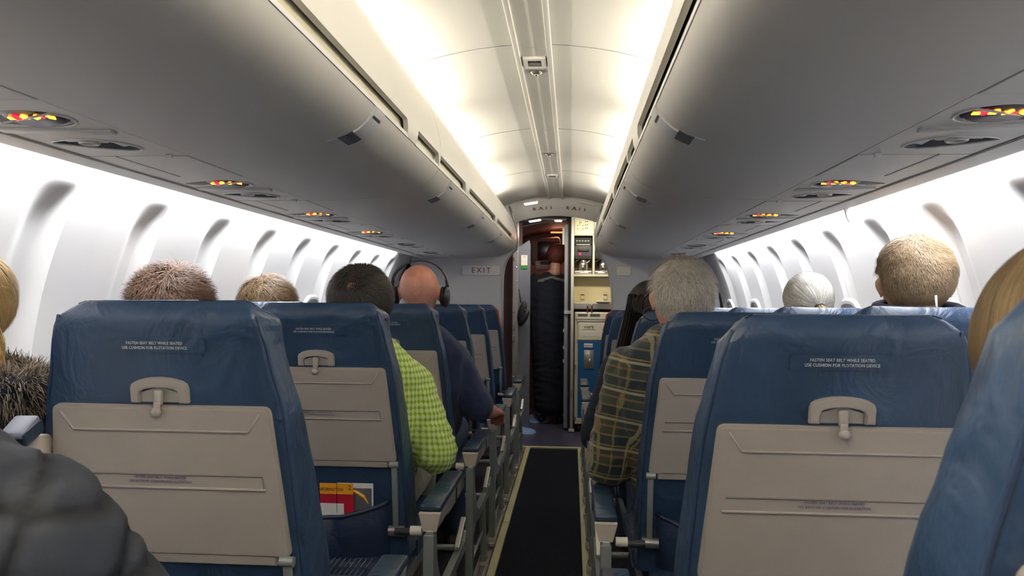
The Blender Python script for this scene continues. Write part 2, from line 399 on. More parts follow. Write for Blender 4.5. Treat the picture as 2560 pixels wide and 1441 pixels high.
for s, side in ((-1, 'left'), (1, 'right')):
    wl = bpy.data.objects.new('wall_' + side, None); COL.objects.link(wl); wl['kind'] = 'structure'
    k = 0; y = 2.367 - 2 * PIT * 6
    while y < 5.98:
        ya, yb = max(Y0, y + 0.0015), min(6.0, y + 2 * PIT - 0.0015)
        if yb - ya > 0.02:
            n = max(6, int((yb - ya) / 0.0090)); ys = [ya + (yb - ya) * i / n for i in range(n + 1)]
            vs = []; fs = []
            for yy in ys:
                for z in zs: vs.append((s * (wall_x(z) - relief(yy, z)), yy, z))
            Z = len(zs)
            for i in range(n):
                for j in range(Z - 1):
                    a = i * Z + j; f = (a, a + Z, a + Z + 1, a + 1); fs.append(f if s < 0 else f[::-1])
            # turned back edges at panel joints give it thickness
            for e in (0, n):
                b0 = len(vs)
                for z in zs: vs.append((s * (wall_x(z) + 0.05), ys[e], z))
                for j in range(Z - 1): fs.append((e * Z + j, e * Z + j + 1, b0 + j + 1, b0 + j))
            mesh('wall_panel', vs, fs, M['wall'], wl, smooth=True, sharp=40)
        y += 2 * PIT
    # backing shell beyond the joints
    prof = [(s * (wall_x(z) + 0.06), z) for z in zs]
    sheet('wall_backing', prof, [Y0, 6.0], M['wall'], wl, 0.01 * -s)
# windows (shades drawn)
win_y = [1.50, 2.40, 3.20, 3.99, 4.80, 5.55]
wi = 1
for s in (-1, 1):
    for yy in win_y:
        e = bpy.data.objects.new('window_%d' % wi, None); COL.objects.link(e); e['kind'] = 'structure'; e.location = (0, yy, 0.982); wi += 1
        def oval(a, b, n=28, p=3.2):
            return [(a * abs(math.cos(t)) ** (2 / p) * (1 if math.cos(t) >= 0 else -1), b * abs(math.sin(t)) ** (2 / p) * (1 if math.sin(t) >= 0 else -1)) for t in [2 * PI * i / n for i in range(n)]]
        def onwall(py, pz, off): return (s * (wall_x(0.982 + pz) - off + .008), py, pz)
        vs = []; fs = []; rings = [(0.135, 0.175, 0.020), (0.125, 0.165, 0.034), (0.112, 0.152, 0.034), (0.106, 0.146, 0.022)]
        for (a, b, o_) in rings: vs += [onwall(p[0], p[1], o_) for p in oval(a, b)]
        for i in range(3):
            for j in range(28): k2 = (j + 1) % 28; fs.append((i * 28 + j, i * 28 + k2, (i + 1) * 28 + k2, (i + 1) * 28 + j))
        mesh('window_frame', vs, fs, M['wall'], e, smooth=True, sharp=40)
        vs = [onwall(p[0], p[1], 0.024) for p in oval(0.107, 0.147)]; mesh('window_shade', vs, [tuple(range(28))], M['placard'], e)
# ================================================================== CEILING
def arc_pts(a0, a1, n, zc=0.70, r=1.235): 
    return [(r * math.sin(a0 + (a1 - a0) * i / n), zc + r * math.cos(a0 + (a1 - a0) * i / n)) for i in range(n + 1)]
ceil = bpy.data.objects.new('ceiling', None); COL.objects.link(ceil); ceil['kind'] = 'structure'
joints = [Y0, -1.18, 0.05, 1.25, 2.41, 3.60, 4.76, 5.98]
for a, b in zip(joints[:-1], joints[1:]):
    for s in (-1, 1):
        A0 = math.asin(0.052 / 1.235); A1 = math.asin(0.62 / 1.235)
        pr = arc_pts(A0, A1, 12); pr = [(s * x, z) for x, z in pr]
        sheet('ceiling_panel', pr, [a + 0.004, b - 0.004], M['ceil'], ceil, 0.012 * s, sharp=40)
    sheet('centre_panel', [(-0.044, 1.925), (0, 1.926), (0.044, 1.925)], [a + 0.003, b - 0.003], M['ceil'], ceil, 0.01)
for s in (-1, 1):
    MB().rbox((s * 0.0515, (Y0 + Y1) / 2, 1.921), (0.017, Y1 - Y0, 0.016), 0.004).build('ceiling_rail', M['rail'], ceil, smooth=True, sharp=35)
for j in joints[1:-1]:
    pr = arc_pts(-0.5, 0.5, 30, r=1.2335); MBx = MB()
    for (x0, z0), (x1, z1) in zip(pr[:-1], pr[1:]):
        if abs(x0) < 0.052 and abs(x1) < 0.06: continue
        MBx.add([(x0, j - .006, z0), (x1, j - .006, z1), (x1, j + .006, z1), (x0, j + .006, z0)], [(0, 1, 2, 3)])
    MBx.build('joint_strip', M['placard'], ceil)
sheet('ceiling_backing', arc_pts(-.78, .78, 30, r=1.30), [Y0, 6.0], M['ceil'], ceil, 0.01)
# ceiling fixtures
def vent_box(y, label):
    t = thing('ceiling_grille', label, 'ceiling vent', (0, y, 1.925))
    vs, fs = plate_holes([(-.036, -.052), (.036, -.052), (.036, .052), (-.036, .052)], [[(-.022, -.03), (-.022, .03), (.022, .03), (.022, -.03)]], -0.008)
    mb = MB().add(vs, fs)
    for (c, d) in (((-.0365, 0, -.004), (.002, .104, .009)), ((.0365, 0, -.004), (.002, .104, .009)), ((0, -.052, -.004), (.074, .002, .009)), ((0, .052, -.004), (.074, .002, .009))): mb.box(c, d)
    mb.build('frame', M['rail'], t)
    MB().box((0, 0, -0.002), (.044, .06, .002)).build('recess', M['greyrec'], t)
    MB().rbox((0, 0.012, -0.006), (.040, .022, .004), .001).build('slat', M['trayline'], t)
vent_box(2.545, 'nearer small square grille in the middle of the ceiling')
vent_box(4.90, 'farther small square grille in the middle of the ceiling')
for y, w_ in ((2.66, 'nearer'), (4.17, 'farther')):
    t = thing('ceiling_sensor', w_ + ' small round chrome dome on the centre ceiling strip', 'ceiling light', (0, y, 1.922))
    MB().lathe((0, 0, 0), [(.0, -.010), (.008, -.009), (.016, -.005), (.020, 0)], 18).build('rim', M['alu'], t, smooth=True)
    MB().ell((0, 0, -.008), (.007, .007, .006), 10, 6).build('bulb', M['chrome'], t, smooth=True)
# ================================================================== OVERHEAD BINS
def bin_low():   # visible lower door, from service panel seam round to the front seam (x, z), right side
    return [(0.734, 1.457), (0.66, 1.4585), (0.58, 1.461), (0.51, 1.466), (0.45, 1.474), (0.405, 1.484), (0.37, 1.496), (0.342, 1.511), (0.322, 1.529), (0.310, 1.548), (0.305, 1.560)]
def bin_front(): return [(0.304, 1.563), (0.298, 1.58), (0.296, 1.60), (0.299, 1.64), (0.306, 1.68), (0.318, 1.72), (0.334, 1.765), (0.345, 1.785)]
binY = [(Y0, -0.9), (-0.9, 0.42), (0.42, 2.47), (2.47, 5.975)]
HANDLES = {-1: [1.70, 2.77, 3.79, 4.78], 1: [1.72, 2.77, 3.80, 4.88]}
SLOTS = {-1: [(0.2, 2.0), (2.10, 3.10), (3.19, 4.30), (4.39, 5.5)], 1: [(0.2, 2.10), (2.22, 3.24), (3.33, 4.42), (4.50, 5.55)]}
wbin = {0: 'rearmost', 1: 'rear', 2: 'nearest seen', 3: 'long far'}
def curve_at(pts, L_):
    acc = 0
    for a, b in zip(pts[:-1], pts[1:]):
        d = (Vector(b) - Vector(a)).length
        if acc + d >= L_:
            t = (L_ - acc) / d; p = Vector(a).lerp(Vector(b), t); tg = (Vector(b) - Vector(a)).normalized(); return p, tg
        acc += d
    return Vector(pts[-1]), (Vector(pts[-1]) - Vector(pts[-2])).normalized()
for s, side in ((-1, 'left'), (1, 'right')):
    for bi, (a, b) in enumerate(binY):
        t = thing('overhead_bin', '%s overhead luggage bin along the %s side of the cabin, grey curved door' % (wbin[bi], side), 'overhead bin', (0, 0, 0), 'overhead luggage bins')
        low = [(s * x, z) for x, z in bin_low()]; fr = [(s * x, z) for x, z in bin_front()]
        ys = [a + 0.002, b - 0.002]
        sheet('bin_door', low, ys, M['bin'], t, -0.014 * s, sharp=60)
        # upper front fascia, notched lower edge where the door track shows
        top = fr
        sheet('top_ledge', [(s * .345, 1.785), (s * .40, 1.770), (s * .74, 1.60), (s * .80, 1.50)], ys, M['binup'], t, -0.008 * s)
        # fascia: grid with slots left open near its lower edge
        slots = [(max(a, p), min(b, q)) for p, q in SLOTS[s] if q > a and p < b]
        yy = [a + .002]
        for p, q in slots: yy += [p, p + 0.012, q - 0.05, q]
        yy = sorted(set([min(max(v, a + .002), b - .002) for v in yy] + [b - .002]))
        # per station lower edge height along the profile (0 = seam, slot raises it)
        def lift(y):
            h = 0.0
            for p, q in slots:
                if p <= y <= q:
                    h = max(h, 0.040 * smoothstep(p, p + 0.004, y) * (1 - smoothstep(q - 0.05, q, y)))
            return h
        dense = []
        for v0, v1 in zip(yy[:-1], yy[1:]):
            n = 6 if v1 - v0 < 0.1 else 3
            dense += [v0 + (v1 - v0) * i / n for i in range(n)]
        dense.append(yy[-1])
        total = sum((Vector(q) - Vector(p)).length for p, q in zip(fr[:-1], fr[1:]))
        NP = 14; vs = []; fs = []
        for y in dense:
            l0 = lift(y)
            for i in range(NP):
                L_ = l0 + (total - l0 - 1e-5) * (i / (NP - 1)) ** 1.3
                p, tg = curve_at(fr, L_)
                vs.append((p.x, y, p.y))
            # rolled lip under the edge
        base2 = len(vs)
        for y in dense:
            p, tg = curve_at(fr, lift(y)); vs.append((p.x + s * 0.012, y, p.y - 0.002)); 
        for i in range(len(dense) - 1):
            for j in range(NP - 1): q = i * NP + j; fs.append((q, q + 1, q + NP + 1, q + NP))
            fs.append((i * NP, (i + 1) * NP, base2 + i + 1, base2 + i))
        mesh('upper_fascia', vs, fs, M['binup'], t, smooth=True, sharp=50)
        for p, q in slots:
            MB().box((s * 0.318, (p + q) / 2, 1.583), (0.004, q - p, 0.050)).build('door_track', M['galley'], t)
            MB().box((s * 0.309, (p + q) / 2, 1.566), (0.012, q - p, 0.010)).build('track_lip', M['placard'], t)
        # closed box behind
        MB().prism([(s * .36, 1.52), (s * .5, 1.49), (s * .728, 1.475), (s * .728, 1.58), (s * .40, 1.76), (s * .36, 1.75), (s * .33, 1.60)], 'y', a + .004, b - .004).build('bin_shell', M['bin'], t)
        for hy in HANDLES[s]:
            if not (a < hy < b): continue
            h = bpy.data.objects.new('latch_handle', None); COL.objects.link(h); h.parent = t
            LP = list(reversed(low)); 
            def pp(l, off):
                p, tg = curve_at(LP, l); nn = Vector((tg.y, -tg.x)) * (1 if s < 0 else -1)
                if nn.y > 0: nn = -nn
                q = p + nn * off; return q
            def strip(l0, l1, y0, y1, o0, n=8):
                vs = []; fs = []
                for i in range(n + 1):
                    q = pp(l0 + (l1 - l0) * i / n, o0); q2 = pp(l0 + (l1 - l0) * i / n, -0.002)
                    for (Q, yv) in ((q, y0), (q, y1), (q2, y1), (q2, y0)): vs.append((Q.x, yv, Q.y))
                for i in range(n):
                    for j in range(4): k = (j + 1) % 4; fs.append((i * 4 + j, i * 4 + k, i * 4 + 4 + k, i * 4 + 4 + j))
                fs += [(0, 1, 2, 3), (n * 4, n * 4 + 3, n * 4 + 2, n * 4 + 1)]
                return vs, fs
            MB().add(*strip(0.0, 0.075, hy - .04, hy + .04, 0.0045)).build('handle_plate', M['bulk'], h, smooth=True, sharp=40)
            MB().add(*strip(0.075, 0.125, hy - .04, hy + .04, 0.0012)).build('finger_recess', M['greyrec'], h)
            MB().add(*strip(0.112, 0.135, hy - .043, hy + .043, 0.002)).build('recess_lip', M['bulk'], h)
            MB().add(*strip(0.018, 0.024, hy - .03, hy + .03, 0.0052)).build('slot', M['dark'], h)
# ================================================================== PASSENGER SERVICE PANELS
PZ = 1.458
def build_psu(s, side, lit):
    t = thing('service_panel', '', 'service panel', (0, 0, 0), 'overhead service panels')
    X = lambda x: s * x
    y0, y1 = -0.125, 0.363      # around the sign centre (y = 0)
    def ell2(cx, cy, a, b, n=26, sk=0.0, p=2.0):
        return [(cx + a * math.cos(q) , cy + b * math.sin(q) + sk * math.cos(q)) for q in [2 * PI * i / n for i in range(n)]]
    # sign scoop: teardrop, its tail pointing to the wall
    tear = []
    for i in range(30):
        q = 2 * PI * i / 30; c = math.cos(q); sn = math.sin(q)
        a = 0.066 if c < 0 else 0.125
        b = 0.062 * (1.0 if c < 0 else (1 - 0.55 * c ** 1.2))
        tear.append((0.835 + a * c, 0.0 + b * sn))
    # air vent: teardrop too
    vent = []
    for i in range(32):
        q = 2 * PI * i / 32; c = math.cos(q); sn = math.sin(q)
        a = 0.050 if c < 0 else 0.105; b = 0.058 * (1.0 if c < 0 else (1 - 0.5 * c ** 1.5))
        vent.append((0.835 + a * c + 0.008, 0.235 + b * sn - 0.028 * c))
    outl = [(0.737, y0), (0.975, y0), (0.975, y1), (0.737, y1)]
    vs, fs = plate_holes(outl, [tear, vent]); mb = MB().add([(X(v.x), v.y, PZ) for v in vs], fs)
    mb.box((X(.738), (y0 + y1) / 2, PZ + .006), (.002, y1 - y0, .012)).box((X(.974), (y0 + y1) / 2, PZ + .006), (.002, y1 - y0, .012))
    mb.box((X(.856), y0, PZ + .006), (.237, .002, .012)).box((X(.856), y1, PZ + .006), (.237, .002, .012))
    mb.build('panel', M['psu'], t)
    def bowl(loop, depth, shrink, m_, name, cx, cy):
        n = len(loop); vs = [(X(p[0]), p[1], PZ) for p in loop]
        vs += [(X(cx + (p[0] - cx) * (1 + shrink) / 2), cy + (p[1] - cy) * (1 + shrink) / 2, PZ + depth * 0.8) for p in loop]
        vs += [(X(cx + (p[0] - cx) * shrink), cy + (p[1] - cy) * shrink, PZ + depth) for p in loop]
        fs = []
        for r in range(2):
            for i in range(n): k = (i + 1) % n; fs.append((r * n + i, r * n + k, (r + 1) * n + k, (r + 1) * n + i))
        fs.append(tuple(range(2 * n, 3 * n)))
        return mesh(name, vs, fs, m_, t, smooth=True, sharp=60)
    bowl(tear, 0.022, 0.85, M['psu'], 'sign_recess', .84, 0)
    bowl(vent, 0.030, 0.8, M['greyrec'], 'vent_recess', .85, .235)
    def rimtube(loop, name, r=0.0022):
        pts = [(X(p[0]), p[1], PZ - 0.001) for p in loop]; MB().tube(pts + pts[:2], r, 6, False).build(name, M['placard'], t, smooth=True)
    rimtube(tear[4:19] if True else tear, 'sign_rim'); rimtube(vent, 'vent_rim')
    # raised ridge between sign and vent
    MB().rbox((X(.86), .095, PZ - .002), (.21, .034, .008), .003, 2, (0, 0, s * -.16)).build('ridge', M['psu'], t, smooth=True, sharp=40)
    # illuminated sign
    lens = bpy.data.objects.new('seat_sign', None); COL.objects.link(lens); lens.parent = t
    lens.location = (X(.838), -0.004, PZ + 0.006); lens.rotation_euler = (math.radians(-13), 0, 0)
    n = 28; lo = [(0.060 * abs(math.cos(q)) ** .75 * (1 if math.cos(q) > 0 else -1), 0.047 * abs(math.sin(q)) ** .8 * (1 if math.sin(q) > 0 else -1)) for q in [2 * PI * i / n for i in range(n)]]
    vs = [(p[0], p[1], 0.012) for p in lo] + [(p[0], p[1], 0) for p in lo] + [(p[0] * .85, p[1] * .85, -0.005) for p in lo]
    fs = [tuple(range(2 * n, 3 * n))] + [(r * n + i, r * n + (i + 1) % n, (r + 1) * n + (i + 1) % n, (r + 1) * n + i) for r in range(2) for i in range(n)]
    lens_o = mesh('sign_lens', vs, fs, M['lens'], lens, smooth=True, sharp=50)
    am = M['amber'] if lit else M['amberdim']; rd = M['redlit'] if lit else M['amberdim']
    zz = -0.0062
    def sym(g, nm, m_, k): g.mapv(lambda v: (v.x, v.y * k, v.z)).build(nm, m_, lens)
    sym(MB().rbox((-.0385, .002, zz), (.014, .008, .002), .001), 'amber_bar', am, 1.15)
    sym(MB().rbox((-.013, .000, zz), (.014, .010, .002), .001).ell((-.010, -.006, zz), (.006, .005, .001), 10, 4), 'amber_symbol', am, 1.15)
    sym(MB().rbox((.008, .001, zz), (.012, .010, .002), .001, 2, (0, 0, -.4)).ell((.013, -.004, zz), (.006, .006, .001), 10, 4), 'amber_symbol', am, 1.15)
    sym(MB().rbox((.037, .001, zz), (.012, .010, .002), .001, 2, (0, 0, .45)).ell((.033, -.003, zz), (.005, .006, .001), 10, 4), 'amber_symbol', am, 1.15)
    pts = [(-.0275 + .0052 * math.cos(q), .0085 * math.sin(q) - .002, zz) for q in [2 * PI * i / 14 for i in range(14)]]
    sym(MB().tube(pts + pts[:2], .0016, 5, False).tube([(-.031, -.008, zz), (-.024, .005, zz)], .0016, 5).ell((-.0275, -.002, zz), (.0045, .006, .0008), 8, 4), 'red_ring', rd, 1.0)
    sym(MB().add([(.018, -.006, zz), (.018, .006, zz), (.028, 0, zz)], [(0, 1, 2)]), 'red_buckle', rd, 1.0)
    # air outlet and reading lamps inside the vent recess
    v = bpy.data.objects.new('air_outlet', None); COL.objects.link(v); v.parent = t
    mb = MB().lathe((X(.868), .208, PZ), [(.021, .010), (.021, -.004), (.018, -.006), (.013, -.004), (.011, .010)], 20).build('nozzle_ring', M['psu'], v, smooth=True, sharp=40)
    MB().lathe((X(.868), .208, PZ + .004), [(0, .0), (.011, .0)], 14).build('nozzle', M['dark'], v)
    MB().rbox((X(.893), .205, PZ + .006), (.06, .030, .008), .003).build('outlet_bridge', M['psu'], v, smooth=True, sharp=40)
    MB().prism([(X(.806), .205), (X(.822), .196), (X(.826), .262), (X(.806), .250)], 'z', PZ + .000, PZ + .022).build('lamp_fin', M['bulk'], v)
    MB().lathe((X(.838), .205, PZ + .002), [(0, -.004), (.012, -.003), (.014, .008)], 14).build('reading_lamp', M['galleyb'], v, smooth=True)
    # spacer panel with latch nub
    MB().rbox((X(.822), (.367 + .660) / 2, PZ + .004), (.166, .289, .010), .002).build('spacer_panel', M['psu'], t)
    MB().rbox((X(.9425), (.367 + .660) / 2, PZ + .004), (.066, .289, .010), .002).build('spacer_edge', M['psu'], t)
    MB().rbox((X(.775), .352, PZ - .004), (.016, .010, .008), .002).build('latch_nub', M['placard'], t)
    MB().box((X(.856), .66 / 2, PZ + .03), (.236, .78, .004)).build('cover_plate', M['gap'], t)
    return t
ordn = ['above the nearest seat row', 'above the second seat row', 'above the third seat row', 'above the fourth seat row', 'above the fifth seat row', 'by the front bulkhead']
for s, side, ys0 in ((-1, 'left', 1.320), (1, 'right', 1.354)):
    for lit in (True, False):
        t = build_psu(s, side, lit); index_kids(t); first = True
        for k in range(-5, 6):
            if (k <= 3) != lit: continue
            yy = ys0 + .787 * k
            o = t if first else copy_tree(t); first = False
            o.location = (0, yy, 0)
            where = ordn[k] if k >= 0 else 'behind the camera, position %s' % ['one', 'two', 'three', 'four', 'five'][-k - 1]
            o['label'] = 'grey service panel with %s seat belt sign on the %s, %s' % ('glowing' if lit else 'unlit', side, where)
    vl = sheet('valance_' + side, [(s * .980, 1.4585), (s * 1.030, 1.4555), (s * 1.043, 1.457), (s * 1.048, 1.463), (s * 1.048, 1.475)], [Y0, 5.98], M['psu'], None, -0.005 * s, sharp=60)
    vl.name = 'valance'
    tag(vl, 'long grey valance edge hiding the sidewall lamps on the %s' % side, 'valance')
    bk = MB().box((s * .984, (Y0 + 5.98) / 2, 1.495), (0.004, 5.98 - Y0, 0.072)).box((s * .978, (Y0 + 5.98) / 2, 1.467), (0.012, 5.98 - Y0, 0.004)).box((s * 1.01, (Y0 + 5.98) / 2, 1.53), (0.06, 5.98 - Y0, 0.006)).box((s * .79, (Y0 + 5.98) / 2, 1.515), (0.4, 5.98 - Y0, 0.004)).build('leak_block', M['psu'])  # unseen strips added to block lamp light leaking past the panel edges
    bk.name = 'trim_%d' % (1 if s < 0 else 2); struct(bk)
# small torn paper tag hanging from the right valance
fg = MB().add([(1.03, 2.66, 1.452), (1.05, 2.66, 1.452), (1.052, 2.655, 1.425), (1.044, 2.65, 1.405), (1.036, 2.652, 1.42), (1.03, 2.668, 1.452), (1.05, 2.668, 1.452), (1.052, 2.663, 1.425), (1.044, 2.658, 1.405), (1.036, 2.66, 1.42)], [(0, 1, 2, 3, 4), (9, 8, 7, 6, 5), (0, 5, 6, 1), (1, 6, 7, 2), (2, 7, 8, 3), (3, 8, 9, 4), (4, 9, 5, 0)]).build('cover_flap', M['placard'])
tag(fg, 'small white plastic flap hanging under the right valance', 'flap')
# ================================================================== BULKHEADS at the front of the cabin
L_open = [(-.403, 0.0), (-.403, 1.0), (-.404, 1.25), (-.400, 1.33), (-.388, 1.401), (-.370, 1.445), (-.347, 1.478), (-.32, 1.505), (-.294, 1.53), (-.290, 1.60), (-.300, 1.68), (-.335, 1.80), (-.36, 1.868)]
R_open = [(.436, 0.0), (.436, 1.0), (.434, 1.131), (.430, 1.22), (.421, 1.284), (.408, 1.345), (.391, 1.392), (.370, 1.435), (.346, 1.470), (.310, 1.525), (.300, 1.60), (.305, 1.68), (.335, 1.80), (.36, 1.868)]
def outer(s): return [(s * .5, 1.96), (s * .85, 1.83), (s * 1.09, 1.54), (s * 1.19, 1.33), (s * 1.245, 1.15), (s * 1.28, .85), (s * 1.22, .45), (s * 1.08, 0)]
for s, side, op in ((-1, 'left', L_open), (1, 'right', R_open)):
    o = MB().prism(op + outer(s), 'y', 6.0, 6.045).build('wall_front_' + side, M['bulk']); struct(o)
    MB().tube([(x, 5.998, z) for x, z in op], 0.006, 6).tube([(x - s * -.008, 5.999, z) for x, z in op], 0.0025, 6).build('edge_trim', M['alu'], o, smooth=True)
# EXIT placard on the left, blank placard on the right
t = thing('exit_sign', 'white EXIT placard with maroon letters on the left bulkhead', 'sign', (-.575, 5.995, 1.363))
MB().rbox((0, 0, 0), (.295, .012, .078), .006).build('plate', M['placard'], t, smooth=True, sharp=40)
text('lettering', 'EXIT', .058, M['redtext'], t, (0, -.007, .0), space=1.35, ext=.001)
t = thing('blank_placard', 'blank white placard on the right bulkhead beside the galley', 'sign', (.520, 5.995, 1.364))
MB().rbox((0, 0, 0), (.112, .01, .072), .005).build('plate', M['placard'], t, smooth=True, sharp=40)
MB().rbox((0, -.006, 0), (.104, .002, .064), .002).build('inner_panel', M['galleywhite'], t)
# header arch with the two EXIT legends
def arch(zc, r, hw, n=24): return [(hw * (2 * i / n - 1), zc + math.sqrt(r * r - (hw * (2 * i / n - 1)) ** 2)) for i in range(n + 1)]
hp = arch(.70, 1.225, .42); lo_ = arch(.80, .998, .42)
vs = [(x, 6.00, z + .02) for x, z in hp] + [(x, 5.99, z) for x, z in hp] + [(x, 6.09, z) for x, z in lo_] + [(x, 6.12, z + .02) for x, z in lo_]
n = 25; fs = [(r * n + i, r * n + i + 1, (r + 1) * n + i + 1, (r + 1) * n + i) for r in range(3) for i in range(n - 1)]
hd = MB().add(vs, fs).build('trim_3', M['rail'], None, smooth=True, sharp=40); struct(hd)
t = thing('exit_legend', 'maroon EXIT lettering twice on the arch above the galley entrance', 'sign', (0, 6.03, 1.845))
text('lettering', 'EXIT', .058, M['redtext'], t, (-.10, -.002, .008), rot=(math.radians(58), math.radians(-4), 0), space=1.5, ext=.0006)
text('lettering', 'EXIT', .058, M['redtext'], t, (.16, -.004, .004), rot=(math.radians(58), math.radians(8), 0), space=1.5, ext=.0006)
# entry ceiling and lamps
struct(sheet('ceiling_entry', arch(.82, 1.06, .75), [6.10, 6.98], M['cockpit'], None, .01)).name = 'ceiling.001'
MB().rbox((-.26, 6.33, 1.80), (.68, .05, .02), .005).build('entry_rib', M['rail'], bpy.data.objects['ceiling.001'])
for (x, y, z, w_, lab) in ((-.187, 5.90, 1.876, .10, 'long glowing lamp lens above the arch on the left'), (-.175, 6.33, 1.787, .095, 'glowing lamp lens in the entry ceiling left of centre'), (.015, 6.33, 1.787, .055, 'short glowing lamp lens in the entry ceiling near the galley post')):
    t = thing('ceiling_lamp', lab, 'ceiling light', (x, y, z), 'entry ceiling lamps', (0, math.radians(-9 if x < -.1 else 0), 0))
    MB().rbox((0, 0, .006), (w_ + .02, .07, .012), .004).build('housing', M['rail'], t)
    MB().rbox((0, 0, -.003), (w_, .05, .010), .004).build('lamp_lens', M['lamplens'], t)
tag(MB().rbox((.25, 5.96, 1.878), (.12, .03, .012), .005, 2, (0, math.radians(12), 0)).build('unlit_lamp', M['rail']), 'unlit oval lamp lens on the arch right of centre', 'ceiling light')
# ================================================================== ENTRY, CURTAIN, FLIGHT DECK PARTITION
struct(MB().box((-1.15, 6.5, 1.0), (.04, 1.0, 2.0)).build('wall_entry', M['partition']))
cv = []; cf = []
for i in range(33):
    x = -.60 + .0056 * i; y = 6.28 + .012 * math.sin(i * 1.3)
    for z in (0.05, .6, 1.2, 1.62): cv.append((x + (.01 * math.sin(z * 4)), y, z)); cv.append((x + (.01 * math.sin(z * 4)), y + .004, z))
for i in range(32):
    for j in range(3):
        a = i * 8 + j * 2; cf += [(a, a + 2, a + 10, a + 8), (a + 1, a + 9, a + 11, a + 3)]
cu = mesh('door_curtain', cv, cf, M['curtain'], smooth=True); tag(cu, 'blue curtain hanging behind the edge of the left bulkhead', 'curtain')
t = thing('door_jamb', 'metal door jamb with hinges left of the flight deck doorway', 'door frame', (-.36, 6.75, 0))
MB().rbox((0, 0, .93), (.05, .05, 1.84), .004).build('frame', M['alu'], t)
for z in (.45, .80, .905, 1.05): MB().rbox((-.012, -.03, z), (.026, .014, .05), .003).build('hinge', M['chrome'], t)
for z in (.6, 1.15, 1.3, 1.42, 1.55): MB().ell((.01, -.026, z), (.005, .003, .005), 8, 5).build('screw', M['chrome'], t)
MB().rbox((-.012, -.028, 1.49), (.012, .012, .03), .003).build('red_catch', M['brown'], t)
pt = MB().prism([(-.335, 0), (-.235, 0), (-.235, 1.62), (-.245, 1.66), (-.335, 1.60)], 'y', 6.78, 6.82).build('partition_panel', M['partition'])
tag(pt, 'narrow grey partition panel between the door jamb and the person in the dark coat', 'partition')
t = thing('notice_plate', 'small white plate with four holes on the grey partition above a green label', 'sign', (-.288, 6.775, 1.50))
MB().rbox((0, 0, .0), (.055, .006, .055), .002).build('plate', M['galleywhite'], t)
for dx in (-.006, .006):
    for dz in (.006, .018): MB().ell((dx, -.004, dz), (.003, .001, .003), 8, 4).build('hole', M['dark'], t)
MB().rbox((0, 0, -.045), (.055, .006, .034), .002).build('lower_plate', M['galleywhite'], t)
MB().rbox((0, 0, -.078), (.055, .004, .028), .001).build('green_label', M['green'], t)
# flight deck beyond
struct(MB().box((-.72, 6.98, .95), (.80, .04, 1.9)).build('wall_flight_deck_left', M['cockpit'])).name = 'wall_cockpit_left'
struct(MB().box((.62, 7.02, .95), (1.0, .04, 1.9)).build('wall_cockpit_right', M['cockpit']))
struct(MB().box((0, 8.15, .95), (2.2, .04, 1.9)).build('wall_cockpit_front', M['cockpit']))
struct(sheet('ceiling_cockpit', arch(.78, 1.06, .95), [6.98, 8.2], M['cockpit'], None, .01)).name = 'ceiling.002'
struct(MB().box((-.62, 7.6, .95), (.04, 1.2, 1.9)).build('wall_cockpit_side', M['cockpit']))
t = thing('overhead_console', 'dark reddish overhead console in the flight deck', 'console', (-.13, 7.7, 1.62))
MB().rbox((0, 0, 0), (.30, .10, .26), .03, 3, (0, math.radians(-5), 0)).build('housing', M['cockpit'], t, smooth=True, sharp=40)
MB().rbox((.03, -.052, 0.0), (.22, .006, .19), .02, 2).build('recessed_face', M['lens'], t, smooth=True, sharp=40)
tag(MB().rbox((0.0, 7.55, 1.795), (.16, .03, .012), .005).build('flight_deck_lamp', M['glow']), 'orange glowing lamp strip above the flight deck console', 'lamp')
t = thing('control_box', 'pinkish grey box with a dark slot below the flight deck console', 'control box', (-.12, 7.5, 1.475))
MB().rbox((0, 0, 0), (.22, .06, .095), .02, 3, (0, math.radians(-4), 0)).build('housing', M['cockpitbox'], t, smooth=True, sharp=40)
MB().rbox((-.01, -.032, .02), (.09, .006, .034), .015, 3).build('slot', M['dark'], t, smooth=True, sharp=40)
tag(MB().rbox((-.26, 7.6, 1.27), (.12, .02, .12), .004).build('display_screen', M['teal']), 'teal lit screen edge beside the dark coat', 'screen')
MB().box((-.45, 7.61, 1.27), (.30, .02, .03)).build('mount', M['cockpit'], bpy.data.objects['display_screen'])
# crumpled cloths on the entry floor
def crumple(name, cx, cy, rx, ry, h, seed, label):
    vs = []; fs = []; nr, na = 9, 30
    vs.append((cx, cy, h * .6))
    for i in range(1, nr + 1):
        for j in range(na):
            q = 2 * PI * j / na; rr = i / nr * (1 + .28 * noise.noise(Vector((math.cos(q) * 1.5, math.sin(q) * 1.5, seed))))
            x, y = cx + rx * rr * math.cos(q), cy + ry * rr * math.sin(q)
            z = .006 + h * (1 - (i / nr) ** 3) * (.45 + 1.1 * abs(noise.noise(Vector((x * 16, y * 9, seed * 3.1)))))
            if i == nr: z = -.003
            vs.append((x, y, z))
    for j in range(na): fs.append((0, 1 + j, 1 + (j + 1) % na))
    for i in range(nr - 1):
        for j in range(na): a = 1 + i * na + j; b = 1 + i * na + (j + 1) % na; fs.append((a, a + na, b + na, b))
    tag(mesh(name, vs, fs, M['cloth'], smooth=True), label, 'cloth')
crumple('crumpled_cloth', -.20, 7.42, .15, .20, .055, 1.2, 'larger crumpled light blue cloth on the floor at the feet of the dark coat')
crumple('crumpled_cloth', -.26, 6.70, .085, .12, .03, 4.7, 'smaller crumpled light blue cloth on the floor nearer the aisle carpet')
